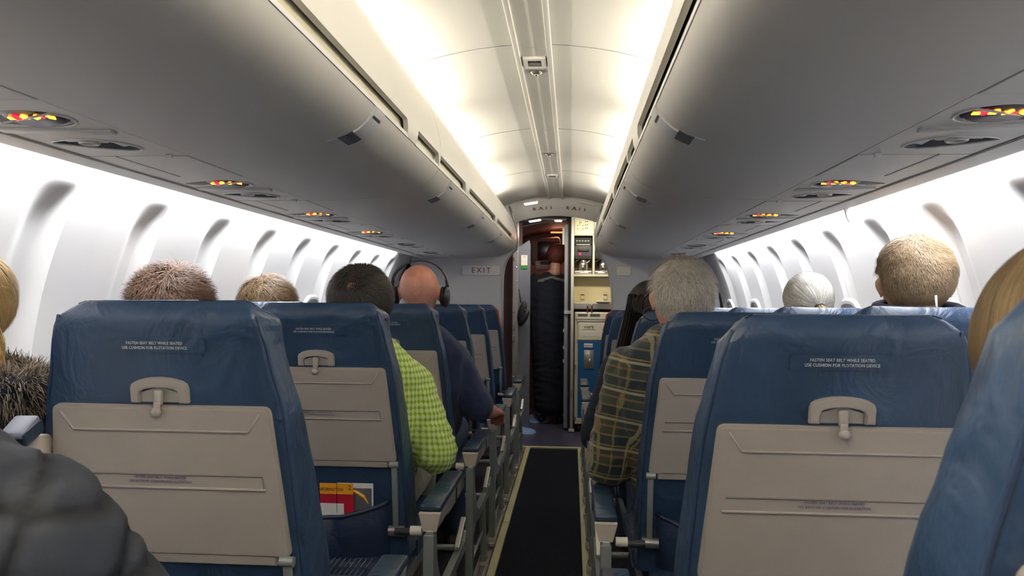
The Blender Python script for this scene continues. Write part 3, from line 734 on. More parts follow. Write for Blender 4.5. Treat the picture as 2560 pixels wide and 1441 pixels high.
# ================================================================== GALLEY
t = thing('galley_post', 'tall pale metal post at the left edge of the galley', 'post', (.133, 6.75, 0))
MB().rbox((0, 0, .95), (.026, .04, 1.9), .004).build('shaft', M['post'], t, smooth=True, sharp=40)
MB().rbox((0, 0, .012), (.05, .06, .024), .005).build('foot', M['post'], t)
MB().rbox((.0, -.022, .33), (.004, .004, .07), .001).build('red_mark', M['brown'], t)
t = thing('folding_door_edge', 'grey edge of the opened flight deck door beside the galley post', 'door', (.08, 6.87, 0))
MB().rbox((0, 0, .91), (.036, .05, 1.80), .012, 3).build('door_edge', M['doorgrey'], t, smooth=True, sharp=40)
MB().rbox((.033, .01, .91), (.022, .05, 1.78), .003).build('seal', M['dark'], t)
MB().rbox((.012, -.012, 1.03), (.06, .06, .03), .004).build('catch', M['post'], t)
MB().rbox((-.028, .0, 1.70), (.02, .05, .15), .004).build('upper_hinge', M['post'], t)
for z in (.87, .72, .60): MB().rbox((-.02, -.02, z), (.01, .012, .03), .002).build('hinge', M['post'], t)
g = thing('galley_unit', 'cream galley cabinet with coffee makers on the right of the entry', 'galley', (0, 6.8, 0))
def gb(name, x0, x1, z0, z1, m_, y=0.0, d=.02, r=.003): return MB().rbox(((x0 + x1) / 2, y + d / 2, (z0 + z1) / 2), (x1 - x0, d, z1 - z0), r).build(name, m_, g)
gb('back_panel', .145, 1.1, 1.06, 1.9, M['galley'], .28, .02)
gb('side_panel', .140, .146, 0, 1.9, M['galley'], 0, .30)
gb('switch_panel', .148, .318, 1.715, 1.88, M['galleywhite']); gb('upper_panel', .320, .62, 1.715, 1.88, M['galleywhite'])
gb('divider', .308, .326, 1.35, 1.715, M['galleywhite'], -.002, .26); gb('top_rail', .146, .62, 1.703, 1.716, M['galleywhite'], -.002, .26)
gb('shelf', .146, .62, 1.345, 1.364, M['galleywhite'], -.006, .28); gb('backsplash', .146, .62, 1.13, 1.345, M['galleyb'], .08, .02)
gb('counter_lip', .146, .62, 1.115, 1.13, M['galley'], .0, .1); gb('counter', .146, .62, 1.06, 1.115, M['alu'], -.004, .28)
gb('bay_back', .146, .62, 1.364, 1.705, M['dark'], .22, .02)
for cx in (.222, .420):
    gb('backsplash_latch', cx - .018, cx + .018, 1.148, 1.19, M['galley'], .068, .014); gb('latch_slot', cx - .016, cx + .016, 1.184, 1.192, M['brown'], .062, .014)
for cx in (.265, .303):
    l = bpy.data.objects.new('turn_latch', None); COL.objects.link(l); l.parent = g
    MB().rbox((cx, -.012, 1.055), (.012, .014, .085), .005, 2).build('lever', M['brown'], l, smooth=True)
    MB().ell((cx, -.020, 1.095), (.010, .010, .010), 10, 8).build('knob', M['chrome'], l, smooth=True)
# indicator lights
rows = [(1.817, [(-.0, 0), (.0175, 1), (.0295, 1), (.046, 0)]), (1.803, [(.0175, 1), (.0295, 0)]), (1.789, [(0, 1), (.0175, 0), (.0295, 0), (.046, 1)]), (1.775, [(.0175, 0), (.0295, 0)]), (1.761, [(0, 1), (.0175, 0), (.0295, 0), (.046, 1)])]
for z, lst in rows:
    for dx, st in lst: MB().ell((.176 + dx, -.002, z), (.0045, .003, .0045), 8, 5).build('indicator', M['gled'] if st == 0 else M['brown'], g)
for z in (1.824, 1.795, 1.766):
    for dx in (0, .016): MB().ell((.244 + dx, -.002, z), (.005, .003, .005), 8, 5).build('breaker', M['brown'], g)
MB().ell((.341, -.002, 1.80), (.005, .003, .005), 8, 5).build('breaker', M['brown'], g)
# waste cart door
c = thing('galley_cart', 'white and blue galley cart with WASTE flap under the counter', 'cart', (.32, 6.79, 0))
MB().rbox((0, .15, .56), (.33, .3, .95), .008).build('body', M['galleywhite'], c)
MB().rbox((0, -.004, 1.0), (.31, .012, .055), .004).build('top_rail', M['galleywhite'], c)
for cx in (-.105, .0): MB().rbox((cx + .01, -.011, 1.01), (.085, .004, .022), .010, 3).build('vent_slot', M['greyrec'], c)
MB().rbox((.0, -.006, .955), (.29, .012, .018), .004).build('flap_rail', M['alu'], c)
MB().rbox((.0, -.006, .875), (.27, .012, .14), .004).build('waste_flap', M['galleywhite'], c)
text('lettering', 'WASTE', .026, M['black'], c, (-.045, -.0135, .905))
text('lettering', 'NO CIGARETTE DISPOSAL', .010, M['traytext'], c, (-.04, -.0135, .885), sx=.9)
MB().rbox((-.02, -.0125, .845), (.14, .002, .045), .001).build('notice', M['placard'], c)
MB().rbox((.0, -.008, .798), (.29, .012, .012), .004).build('bright_strip', M['strip'], c)
MB().rbox((.0, -.006, .45), (.27, .012, .68), .006).build('blue_door', M['cartblue'], c)
t2 = MB().rbox((-.045, -.014, .745), (.075, .004, .034), .002).build('name_label', M['paper'], c)
text('lettering', 'SkyWest', .019, M['black'], c, (-.045, -.0165, .745), sx=.95, ext=.0006)
MB().rbox((-.04, -.014, .625), (.085, .006, .16), .006, 2).build('latch_plate', M['alu'], c, smooth=True, sharp=40)
MB().tube([(-.04 + .012 * math.cos(q), -.022, .665 + .012 * math.sin(q)) for q in [2 * PI * i / 12 for i in range(14)]], .003, 6).build('latch_ring', M['chrome'], c, smooth=True)
MB().tube([(-.03, -.02, .64), (-.035, -.03, .60), (-.03, -.02, .57)], .005, 8).build('latch_pull', M['chrome'], c, smooth=True)
for z, w_ in ((.56, .30), (.11, .30)): MB().rbox((-.155, -.008, z), (.012, .014, .04), .002).build('corner_clip', M['alu'], c)
MB().rbox((-.13, -.005, .09), (.06, .02, .05), .003).build('foot_plate', M['galleywhite'], c)
for cx in (-.125, -.10, .11): MB().tube([(cx - .008, 0.02, .028), (cx + .008, 0.02, .028)], .026, 14).build('wheel', M['black'], c, smooth=True, sharp=40)
hb_ = MB().ell((0, 0, 0), (.035, .03, .10), 14, 10, (0, .25, 0)).ell((.018, -.01, -.05), (.03, .03, .08), 14, 10, (0, .5, 0)).tube([(-.01, 0, .08), (-.03, .02, .2)], .006, 6)
tag(hb_.build('hanging_bag', M['dark'], None, (-.30, 6.72, 1.03), smooth=True), 'dark bag with a small zip pull hanging by the grey partition', 'bag')
MB().ell((.03, -.032, .02), (.006, .004, .010), 8, 6).build('zip_pull', M['chrome'], bpy.data.objects['hanging_bag'], smooth=True)
# coffee makers with pots
def coffee(x, lab1, lab2):
    m_ = thing('coffee_maker', lab1, 'coffee maker', (x, 6.86, 1.365))
    MB().rbox((0, .06, .245), (.15, .10, .165), .006).build('housing', M['greyrec'], m_, smooth=True, sharp=40)
    MB().rbox((0, .004, .290), (.15, .012, .06), .003).build('button_row', M['dark'], m_)
    for i in range(5): MB().rbox((-.055 + .025 * i, -.004, .295), (.016, .006, .010), .002).build('button', M['metal'], m_)
    MB().rbox((0, -.002, .262), (.12, .008, .008), .002).build('bright_edge', M['alu'], m_)
    MB().rbox((0, .0, .212), (.10, .012, .018), .008, 3).build('bar_handle', M['black'], m_, smooth=True)
    MB().rbox((-.028, -.006, .178), (.016, .01, .018), .003).build('red_light', M['redled'], m_)
    MB().rbox((.0, .05, .150), (.15, .08, .03), .004).build('brew_head', M['black'], m_)
    MB().rbox((0, .03, .016), (.15, .12, .028), .004).build('base_plate', M['alu'], m_)
    MB().rbox((0, -.035, .014), (.10, .012, .014), .005, 3).build('pull_bar', M['chrome'], m_, smooth=True)
    p = thing('coffee_pot', lab2, 'coffee pot', (x + .002, 6.86, 1.396))
    MB().lathe((0, 0, 0), [(0, 0), (.036, .0), (.040, .006), (.042, .03), (.041, .055), (.034, .075), (.026, .086), (.026, .092), (.0, .092)], 24).build('body', M['chrome'], p, smooth=True, sharp=60)
    MB().ell((0, 0, .094), (.024, .024, .010), 14, 6).build('lid', M['black'], p, smooth=True)
    MB().tube([(-.038, -.01, .03), (-.066, -.014, .04), (-.070, -.014, .08), (-.03, -.008, .105)], .006, 8).build('handle', M['black'], p, smooth=True)
    MB().tube([(.028, -.005, .070), (.046, -.008, .082), (.056, -.01, .096)], [.010, .006, .004], 8).build('spout', M['chrome'], p, smooth=True)
coffee(.226, 'left dark coffee maker in the galley above the cream shelf', 'shiny steel coffee pot in the left coffee maker')
coffee(.404, 'right coffee maker half hidden by the bulkhead edge', 'shiny steel coffee pot half hidden by the bulkhead edge')
tag(MB().rbox((.395, 6.79, 1.128), (.11, .09, .012), .004).build('folded_napkins', M['paper']), 'white folded napkins on the galley counter by the bulkhead', 'napkins')
# added wall closing the shell behind the camera, keeps the light bouncing
struct(MB().box((0, Y0 - .03, 1.0), (2.7, .04, 2.1)).build('wall_rear', M['bulk']))

# ================================================================== SEATS
TILT = math.radians(10); TT = math.tan(TILT)
def rear_y(z): return -(0.95 - z) * -TT if False else (0.95 - z) * TT      # rear face, local y (camera side is -y)
def interp(x, pts):
    if x <= pts[0][0]: return pts[0][1]
    for (a, va), (b, vb) in zip(pts[:-1], pts[1:]):
        if x <= b: return va + (vb - va) * (x - a) / (b - a)
    return pts[-1][1]
HW = [(.42, .234), (.55, .232), (.70, .227), (.82, .219), (.95, .209), (1.0, .197), (1.05, .188), (1.085, .182), (1.10, .176), (1.113, .167), (1.124, .158), (1.14, .146)]
TH = [(.42, .17), (.66, .165), (.80, .14), (.95, .115), (1.08, .10), (1.14, .085)]
def xsec(hw, y0, y1, rr, rf, n=5):
    """rounded rectangle, rear (y0) radius rr, front (y1) radius rf, counter-clockwise"""
    P = []
    for (cx, cy, r, a0) in ((hw - rr, y0 + rr, rr, -PI / 2), (hw - rf, y1 - rf, rf, 0), (-hw + rf, y1 - rf, rf, PI / 2), (-hw + rr, y0 + rr, rr, PI)):
        for i in range(n + 1):
            a = a0 + PI / 2 * i / n; P.append((cx + r * math.cos(a), cy + r * math.sin(a)))
        if cx > 0 and a0 < 0: P.append((hw, (y0 + y1) / 2))
        if cx > 0 and a0 == 0: P += [(hw * .4, y1 + .004), (0, y1 + .006), (-hw * .4, y1 + .004)]
        if cx < 0 and a0 == PI / 2: P.append((-hw, (y0 + y1) / 2))
        if a0 == PI: P += [(-hw * .66, y0), (-hw * .33, y0), (0, y0), (hw * .33, y0), (hw * .66, y0)]
    return P
def back_mesh(name, m_, parent, seed, z0=.42, grow=0.0, zlo=None, front_only=False, amp=1.0):
    zl = [z0 + (1.085 - z0) * i / 26 for i in range(27)] + [1.096, 1.106, 1.115, 1.121, 1.125]
    if zlo: zl = [z for z in zl if z >= zlo]
    vs = []; n = None
    for z in zl:
        t = max(0.0, (z - 1.09) / .035); sh = 0.030 * t * t
        y0 = rear_y(z) + sh * .6 - grow; y1 = rear_y(z) + interp(z, TH) - sh * .9 + grow
        if front_only: y0 = rear_y(z) + interp(z, TH) * .30
        P = xsec(interp(z, HW) - (.012 * t * t) + grow, y0, y1, .014, .040)
        n = len(P)
        for (x, y) in P:
            k = smoothstep(.95, 1.12, z) * smoothstep(.08, .19, abs(x)) * 1.4 + .25
            q = Vector((x * 9 + seed, y * 9, z * 9)); d = noise.noise(q) * .008 * k * amp + noise.noise(q * 3.1) * .004 * k * amp
            c = Vector((0, (y0 + y1) / 2)); v = Vector((x, y)) - c
            if v.length > 0: v = v.normalized()
            vs.append((x + v.x * d, y + v.y * d, z + d * .5))
    fs = []
    for j in range(len(zl) - 1):
        for i in range(n): k = (i + 1) % n; fs.append((j * n + i, j * n + k, (j + 1) * n + k, (j + 1) * n + i))
    top = (len(zl) - 1) * n; cy = sum(vs[top + i][1] for i in range(n)) / n
    b = len(vs)
    for i in range(n): p = vs[top + i]; vs.append((p[0] * .93, cy + (p[1] - cy) * .72, p[2] + .004))
    for i in range(n): k = (i + 1) % n; fs.append((top + i, top + k, b + k, b + i))
    fs.append(tuple(range(b, b + n))); fs.append(tuple(range(n))[::-1])
    return mesh(name, vs, fs, m_, parent, smooth=True, sharp=65)
def onback(x, z, off): return Vector((x, rear_y(z) - off * math.cos(TILT), z - off * math.sin(TILT)))
RB = (PI / 2 + 0 - 0, 0, 0)
def slab(name, poly, off0, off1, m_, parent, bev=.003):
    """polygon in (x, z) lying on the rear face, from off0 to off1 proud of it"""
    bm = bmesh.new(); n = len(poly)
    va = [bm.verts.new(onback(x, z, off0)) for x, z in poly]; vb = [bm.verts.new(onback(x, z, off1)) for x, z in poly]
    bm.faces.new(va); f = bm.faces.new(vb[::-1])
    for i in range(n): k = (i + 1) % n; bm.faces.new((va[i], vb[i], vb[k], va[k]))
    bmesh.ops.recalc_face_normals(bm, faces=bm.faces[:])
    if bev:
        es = [e for e in f.edges]; bmesh.ops.bevel(bm, geom=es, offset=bev, segments=2, affect='EDGES')
    me = bpy.data.meshes.new(name); bm.to_mesh(me); bm.free()
    return link(name, me, m_, parent, smooth=True, sharp=35)
def rpoly(pts, r, n=4):
    out = []; N = len(pts)
    for i in range(N):
        p = Vector(pts[i]); a = (Vector(pts[i - 1]) - p); b = (Vector(pts[(i + 1) % N]) - p)
        ra = min(r, a.length * .45, b.length * .45); a = a.normalized(); b = b.normalized()
        p0 = p + a * ra; p1 = p + b * ra
        for k in range(n + 1):
            t = k / n; out.append(tuple(p0 * (1 - t) ** 2 + p * 2 * t * (1 - t) + p1 * t * t))
    return out
TXT_ROT = (PI / 2 - TILT if False else PI / 2, 0, 0)
def seat_proto(aisle_dir, aisle, detail, seed):
    """aisle_dir: +1 if the aisle lies at +x of this seat"""
    t = thing('passenger_seat', '', 'seat')
    back_mesh('backrest', M['leather'], t, seed)
    # piping down both rear edges and along the top
    for s in (-1, 1):
        pts = []
        for i in range(15):
            z = .46 + (1.105 - .46) * i / 14; pts.append((s * (interp(z, HW) - .004), rear_y(z) - .0005 + .004, z))
        MB().tube(pts, .0028, 5).build('piping', M['piping'], t, smooth=True)
    # tray table
    zt, zb = .957, .700
    tr = slab('tray_table', rpoly([(-.186, zt), (.186, zt), (.210, zb), (-.210, zb)], .012), -.004, .013, M['tray'], t, .004)
    # recessed upper lip, drawn as chamfered ledge
    mb = MB()
    def ridge(pts, r=.0022): mb.tube([onback(x, z, .0135) for x, z in pts], r, 6)
    ridge([(-.170, zt - .010), (-.150, zt - .040), (.150, zt - .040), (.170, zt - .010)])
    mb.build('ridge', M['tray'], t, smooth=True)
    if detail:
        z1, z2 = .842, .820
        g = slab('groove', [(-.171, z1), (.169, z1), (.172, z2), (-.175, z2)], .0128, .0134, M['tray'], t, 0)
        MB().tube([onback(-.171, z1, .0134), onback(.169, z1, .0134)], .0016, 5).tube([onback(.170, z1, .0134), onback(.172, z2, .0134)], .001, 5).build('groove_shadow_edge', M['trayline'], g)
        MB().tube([onback(-.176, z2 - .001, .0135), onback(.174, z2 - .001, .0135)], .0026, 6).build('groove_lip', M['tray'], g, smooth=True)
        c = onback(-.006, .8335, .0141); text('lettering', 'FASTEN SEAT BELT WHILE SEATED\nUSE BOTTOM CUSHION FOR FLOTATION', .0062, M['traytext'], g, c, (PI / 2 + TILT, 0, 0), line=1.2, space=1.15, sx=.84)
    slab('tray_lower_edge', rpoly([(-.186, zb + .004), (.186, zb + .004), (.186, zb - .016), (-.186, zb - .016)], .004), -.002, .011, M['tray'], t, .003)
    # latch: arched bezel and turning latch
    lt = bpy.data.objects.new('tray_latch', None); COL.objects.link(lt); lt.parent = t
    def arcp(hw, zb_, zt_, r, n=8):
        return [(-hw, zb_), (-hw, zt_ - .008)] + [(-hw + 2 * hw * i / n, zt_ - .008 + .010 * math.sin(PI * i / n)) for i in range(1, n)] + [(hw, zt_ - .008), (hw, zb_)]
    zc = .962
    outp = [(-.049, zc), (-.049, zc + .024)] + [(.049 * math.cos(a), zc + .026 + .016 * math.sin(a)) for a in [PI - PI * i / 10 for i in range(1, 10)]] + [(.049, zc + .024), (.049, zc)]
    inp = [(.034, zc), (.034, zc + .014)] + [(.034 * math.cos(a), zc + .016 + .010 * math.sin(a)) for a in [PI * i / 8 for i in range(1, 8)]] + [(-.034, zc + .014), (-.034, zc)]
    slab('bezel', outp + inp, 0, .010, M['tray'], lt, .002)
    slab('latch_recess', [(-.033, zc), (.033, zc), (.033, zc + .016), (0, zc + .026), (-.033, zc + .016)], 0, .003, M['sidep'], lt, 0)
    a = onback(0, zc + .016, .012); b = onback(-.001, zc - .004, .018); c_ = onback(.002, zc - .016, .020)
    MB().rbox(onback(0, zc + .010, .011), (.014, .010, .026), .003).ell(onback(0, zc - .012, .021), (.009, .006, .008), 10, 6).rbox(onback(0, zc - .003, .017), (.011, .008, .014), .003).build('turn_latch', M['tray'], lt, smooth=True, sharp=50)
    # label patch
    if detail:
        lp = slab('label_patch', rpoly([(-.082, 1.069), (.082, 1.069), (.082, 1.044), (-.082, 1.044)], .005), -.001, .0022, M['leather'], t, .001)
        text('lettering', 'FASTEN SEAT BELT WHILE SEATED\nUSE CUSHION FOR FLOTATION DEVICE', .0070, M['whiteprint'], lp, onback(-.004, 1.0565, .0036), (PI / 2 + TILT, 0, 0), line=1.15, space=1.05, sx=.85)
    # tray arms and pivots
    for s in (-1, 1):
        ar = bpy.data.objects.new('tray_arm', None); COL.objects.link(ar); ar.parent = t
        x = s * .204
        MB().rbox((x, rear_y(.60) - .012, .60), (.016, .010, .20), .004, 2, (TILT, 0, 0)).build('bar', M['metal'], ar, smooth=True, sharp=40)
        MB().tube([(x - .012, rear_y(.69) - .014, .693), (x + .012, rear_y(.69) - .014, .693)], .009, 12).build('hinge', M['metal'], ar, smooth=True, sharp=40)
        MB().tube([(x - .020, rear_y(.51) - .012, .505), (x + .024, rear_y(.51) - .012, .505)], .014, 16).build('pivot', M['alu'], ar, smooth=True, sharp=40)
    # literature pocket: bulging leather with a gathered hem
    vs = []; fs = []; NX, NZ = 26, 12
    for j in range(NZ + 1):
        z = .33 + (.585 - .33) * j / NZ
        for i in range(NX + 1):
            x = -.185 + .37 * i / NX; u = i / NX; e = math.sin(PI * u) ** .5
            bul = (.018 + .040 * math.sin(PI * min(1, j / NZ * .8 + .1))) * e
            hem = .010 * (noise.noise(Vector((x * 22, seed, z * 3)))) * (j / NZ) ** 2 * 2
            zz = z - (.040 * math.sin(PI * u) + .012 * noise.noise(Vector((x * 12, seed + 3, 0)))) * (j / NZ) ** 3
            vs.append((x, rear_y(min(z, .6)) - bul - hem - .003, zz))
    for j in range(NZ):
        for i in range(NX): a = j * (NX + 1) + i; fs.append((a, a + 1, a + NX + 2, a + NX + 1))
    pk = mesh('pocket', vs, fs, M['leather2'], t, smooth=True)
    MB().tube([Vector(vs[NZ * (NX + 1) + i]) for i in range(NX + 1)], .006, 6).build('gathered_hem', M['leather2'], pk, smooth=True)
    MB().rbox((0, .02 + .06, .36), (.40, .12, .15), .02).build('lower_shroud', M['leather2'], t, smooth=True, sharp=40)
    # seat cushion
    vs = []; fs = []
    bm = bmesh.new(); bmesh.ops.create_cube(bm, size=1)
    for v in bm.verts: v.co = Vector((v.co.x * .455, v.co.y * .46, v.co.z * .105))
    bmesh.ops.bevel(bm, geom=bm.edges[:], offset=.03, segments=3, affect='EDGES'); bmesh.ops.subdivide_edges(bm, edges=bm.edges[:], cuts=1)
    for v in bm.verts: v.co = v.co + Vector((aisle_dir * .01, .40, .415)) + Vector((0, 0, noise.noise(v.co * 14 + Vector((seed, 0, 0))) * .006))
    me = bpy.data.meshes.new('seat_cushion'); bm.to_mesh(me); bm.free(); link('seat_cushion', me, M['leather'], t, smooth=True, sharp=60)
    MB().rbox((0, .36, .335), (.43, .44, .05), .01).build('seat_pan', M['metal'], t)
    if aisle:
        ax = aisle_dir * .325
        am = bpy.data.objects.new('armrest', None); COL.objects.link(am); am.parent = t
        # armrest beam, trapezoid section
        def tz(y, z0, z1, w0, w1): return [(ax - w0, y, z0), (ax + w0, y, z0), (ax + w1, y, z1), (ax - w1, y, z1)]
        v = tz(-.085, .555, .598, .016, .027) + tz(.31, .545, .603, .018, .026)
        MB().add(v, [(0, 1, 2, 3), (7, 6, 5, 4), (0, 4, 5, 1), (1, 5, 6, 2), (2, 6, 7, 3), (3, 7, 4, 0)]).build('beam', M['sidep'], am)
        MB().add([(ax - .017, -.088, .552), (ax + .017, -.088, .552), (ax + .028, -.094, .598), (ax - .028, -.094, .598), (ax - .017, -.076, .552), (ax + .017, -.076, .552), (ax + .028, -.080, .600), (ax - .028, -.080, .600)], [(0, 1, 2, 3), (7, 6, 5, 4), (0, 4, 5, 1), (1, 5, 6, 2), (2, 6, 7, 3), (3, 7, 4, 0)]).build('end_cap', M['capp'], am)
        MB().rbox((ax, .120, .608), (.056, .40, .018), .006, 2).build('pad', M['pad'], am, smooth=True, sharp=50)
        MB().box((ax + aisle_dir * .0245, .205, .575), (.003, .006, .052)).build('joint_line', M['dark'], am)
        MB().rbox((ax, -.086, .540), (.020, .012, .030), .003).build('bracket', M['metal'], am); MB().ell((ax, -.094, .536), (.005, .004, .005), 8, 6).build('bolt', M['chrome'], am, smooth=True)
        MB().tube([(ax - aisle_dir * .055, -.06, .545), (ax - aisle_dir * .025, -.06, .545)], .012, 16).build('pivot_knob', M['galleywhite'], am, smooth=True, sharp=40)
        MB().tube([(ax - aisle_dir * .10, -.04, .535), (ax - aisle_dir * .055, -.04, .535)], .010, 14).build('pivot_tube', M['black'], am, smooth=True, sharp=40)
        lg = bpy.data.objects.new('leg_frame', None); COL.objects.link(lg); lg.parent = t
        MB().prism([(-.105, .545), (-.060, .545), (-.045, .47), (.02, .38), (.10, .345), (.10, .315), (.0, .33), (-.066, .30), (-.074, .05), (-.108, .05)], 'x', ax - .013, ax + .013).build('rear_leg', M['metal'], lg)
        MB().prism([(.10, .345), (.50, .345), (.53, .375), (.545, .37), (.51, .315), (.10, .315)], 'x', ax - .011, ax + .011).build('side_rail', M['metal'], lg)
        MB().prism([(.26, .32), (.31, .32), (.40, .05), (.365, .05)], 'x', ax - .011, ax + .011).build('front_leg', M['metal'], lg)
        MB().rbox((ax, .46, .385), (.018, .16, .012), .003, 2, (.35, 0, 0)).build('side_bar', M['alu'], lg)
        MB().tube([(ax, -.07, .20), (ax, .34, .20)], .008, 8).build('brace', M['metal'], lg, smooth=True)
        MB().rbox((ax + aisle_dir * .0, .15, .035), (.028, .56, .022), .006).build('base_rail', M['alu'], lg)
        for yy in (-.09, .38):
            MB().rbox((ax + aisle_dir * .0, yy, .045), (.040, .045, .034), .005).build('floor_fitting', M['capp'], lg, smooth=True, sharp=40)
            MB().tube([(ax - .012, yy, .062), (ax - .012, yy, .082), (ax + .012, yy, .082), (ax + .012, yy, .062)], .0035, 6).build('fitting_loop', M['chrome'], lg, smooth=True)
        MB().tube([(ax, .10, .20), (ax - aisle_dir * .45, .10, .20)], .012, 8).build('cross_tube', M['metal'], lg, smooth=True)
    else:
        lg = bpy.data.objects.new('leg_frame', None); COL.objects.link(lg); lg.parent = t
        MB().prism([(-.0, .33), (.05, .33), (.0, .05), (-.04, .05)], 'x', -.011, .011).prism([(.3, .33), (.35, .33), (.42, .05), (.38, .05)], 'x', -.011, .011).rbox((0, .18, .035), (.028, .52, .03), .006).build('leg', M['metal'], lg)
    return t
pos_words = ['nearest', 'second', 'third', 'fourth', 'fifth', 'sixth']
REF = {-1: [1.25 + .79 * k for k in range(6)], 1: [1.235 + .79 * k for k in range(6)]}
CXA = {-1: -.552, 1: .540}; CXW = {-1: -1.015, 1: 1.005}
extra = {(-1, 0, 'aisle'): 'left aisle seat nearest the camera, empty, tray latched on its back',
    (-1, 1, 'aisle'): 'left aisle seat with an orange safety card in its pocket',
    (-1, 2, 'aisle'): 'left aisle seat of the bald man with headphones', (-1, 3, 'aisle'): 'left aisle seat just ahead of the bald man',
    (-1, 4, 'aisle'): 'fifth left aisle seat, just behind the red topped one', (-1, 5, 'aisle'): 'left aisle seat with a red headrest cover at the bulkhead',
    (1, 0, 'aisle'): 'right aisle seat nearest in full view, empty, tray latched on its back',
    (1, 1, 'aisle'): 'right aisle seat of the silver haired man in plaid', (1, 2, 'aisle'): 'right aisle seat of the woman with long dark hair',
    (1, 3, 'aisle'): 'fourth right aisle seat, ahead of the dark haired woman', (1, 4, 'aisle'): 'fifth right aisle seat, behind the red edged one', (1, 5, 'aisle'): 'right aisle seat with a red headrest cover beside the galley',
    (-1, 0, 'window'): 'left window seat of the blonde passenger with the fur hood', (-1, 1, 'window'): 'left window seat of the tousled brown haired passenger',
    (-1, 2, 'window'): 'left window seat of the golden brown haired passenger', (-1, 3, 'window'): 'fourth window seat on the left, hidden behind heads', (-1, 4, 'window'): 'fifth window seat on the left', (-1, 5, 'window'): 'left window seat at the front bulkhead',
    (1, 0, 'window'): 'right window seat nearest, pale blue lit top, empty', (1, 1, 'window'): 'right window seat of the short haired blond person',
    (1, 2, 'window'): 'right window seat of the grey ponytail woman', (1, 3, 'window'): 'fourth window seat on the right, pale lit top', (1, 4, 'window'): 'fifth window seat on the right, pale lit top', (1, 5, 'window'): 'right window seat at the front bulkhead'}
def place(proto_first, proto, loc, lab, grp, sz=1.0, rotz=0):
    o = proto if not proto_first[0] else copy_tree(proto); proto_first[0] = True
    o.location = loc; o['label'] = lab; o['group'] = grp; o.scale = (1, 1, sz); o.rotation_euler = (0, 0, rotz); return o
SEAT = {}
for s, side in ((-1, 'left'), (1, 'right')):
    pa = seat_proto(-s, True, True, 3.1 + s * 9); index_kids(pa); fa = [False]
    pw = seat_proto(-s, False, False, 7.7 + s * 5); index_kids(pw); fw_ = [False]
    for k in range(6):
        sz = (1.003 - .0055 * k) if s < 0 else (.992 - .008 * k)
        SEAT[(s, k, 'aisle')] = place(fa, pa, (CXA[s], REF[s][k], 0), 'navy leather ' + extra[(s, k, 'aisle')], 'aisle seats on the ' + side, sz)
        SEAT[(s, k, 'window')] = place(fw_, pw, (CXW[s], REF[s][k] + (-.03 if s > 0 else (-.15 if k == 0 else 0)), 0), 'navy leather ' + extra[(s, k, 'window')], 'window seats on the ' + side, sz + (.016 if s > 0 else .003))
    if s > 0: place(fa, pa, (.566, .475, 0), 'navy leather seat back cut off by the right edge of the photo', 'aisle seats on the right', 1.035).scale.x = .97
    else: place(fa, pa, (CXA[s], .46, 0), 'navy leather left aisle seat of the passenger in the quilted jacket', 'aisle seats on the left', 1.0)
# differing details: the raised centre armrest, red headrest covers
t = SEAT[(-1, 0, 'aisle')]
ra = bpy.data.objects.new('raised_armrest', None); COL.objects.link(ra); ra.parent = t; ra['label'] = 'raised centre armrest with pale end and navy pad'
MB().rbox((-.214, -.02, .77), (.030, .045, .27), .008, 2, (-.16, 0, 0)).build('beam', M['capp'], ra, smooth=True, sharp=40)
MB().rbox((-.216, -.045, .922), (.040, .05, .014), .005, 2, (.5, 0, .1)).build('pale_end', M['armpale'], ra, smooth=True, sharp=40)
MB().rbox((-.197, -.040, .912), (.005, .055, .022), .003, 2, (.35, 0, .1)).build('pad_edge', M['pad'], ra)
for s in (-1, 1):
    c = back_mesh('headrest_cover', M['redcover'], SEAT[(s, 5, 'aisle')], 4.4, grow=.004, zlo=.96, front_only=True, amp=.5); c['label'] = 'red headrest cover'
# safety card and magazine in the pocket of the second left aisle seat
sx0, sy0 = CXA[-1], REF[-1][1]
def pocket_item(name, lab, cat, x0, x1, z0, z1, off, tiltx, parts):
    t = thing(name, lab, cat, (sx0 + (x0 + x1) / 2, sy0 + rear_y(z0) - off, z0), None, (tiltx, 0, 0))
    for (nm, a, b, c0, c1, m_, dy) in parts: MB().rbox((a / 2 + b / 2, dy, (c0 + c1) / 2), (b - a, .0016, c1 - c0), .0005, 1).build(nm, m_, t)
    return t
t = pocket_item('safety_card', 'orange and maroon safety card sticking out of the seat pocket', 'card', .000, .090, .495, .64, .030, .10,
    [('sheet', -.046, .046, -.02, .142, M['maroon'], 0), ('orange_header', -.046, .046, .112, .142, M['orange'], -.0012), ('white_panel', -.046, .020, -.02, .086, M['paper'], -.0012), ('fold_line', .0, .0015, .06, .142, M['lens'], -.0016)])
text('lettering', 'INFORMATION', .013, M['redtext'], t, (-.016, -.0026, .125), sx=.8); text('lettering', '2', .018, M['redtext'], t, (.038, -.0026, .131))
t = pocket_item('magazine', 'white magazine with a yellow swoosh behind the safety card', 'magazine', .050, .140, .50, .625, .018, .08,
    [('cover', -.052, .048, -.02, .135, M['paper'], 0), ('grey_picture', -.03, .044, .02, .122, M['alu'], -.0012)])
MB().tube([(-.03, -.003, .118), (.0, -.003, .112), (.022, -.003, .098), (.034, -.003, .080)], [.001, .004, .005, .001], 6).build('yellow_swoosh', M['orange'], t)
# net pocket of that seat
nt = MB()
for i in range(14):
    a = i / 13
    for d in (1, -1):
        nt.tube([(-.13 + .19 * a, rear_y(.45) - .072, .32 if d > 0 else .44), (-.13 + .19 * a + .045 * d * (1), rear_y(.42) - .078, .38), (-.13 + .19 * a + .09 * d, rear_y(.42) - .068, .44 if d > 0 else .32)], .0012, 4)
np_ = nt.build('net_pocket', M['net'], SEAT[(-1, 1, 'aisle')]); np_['kind'] = 'stuff'
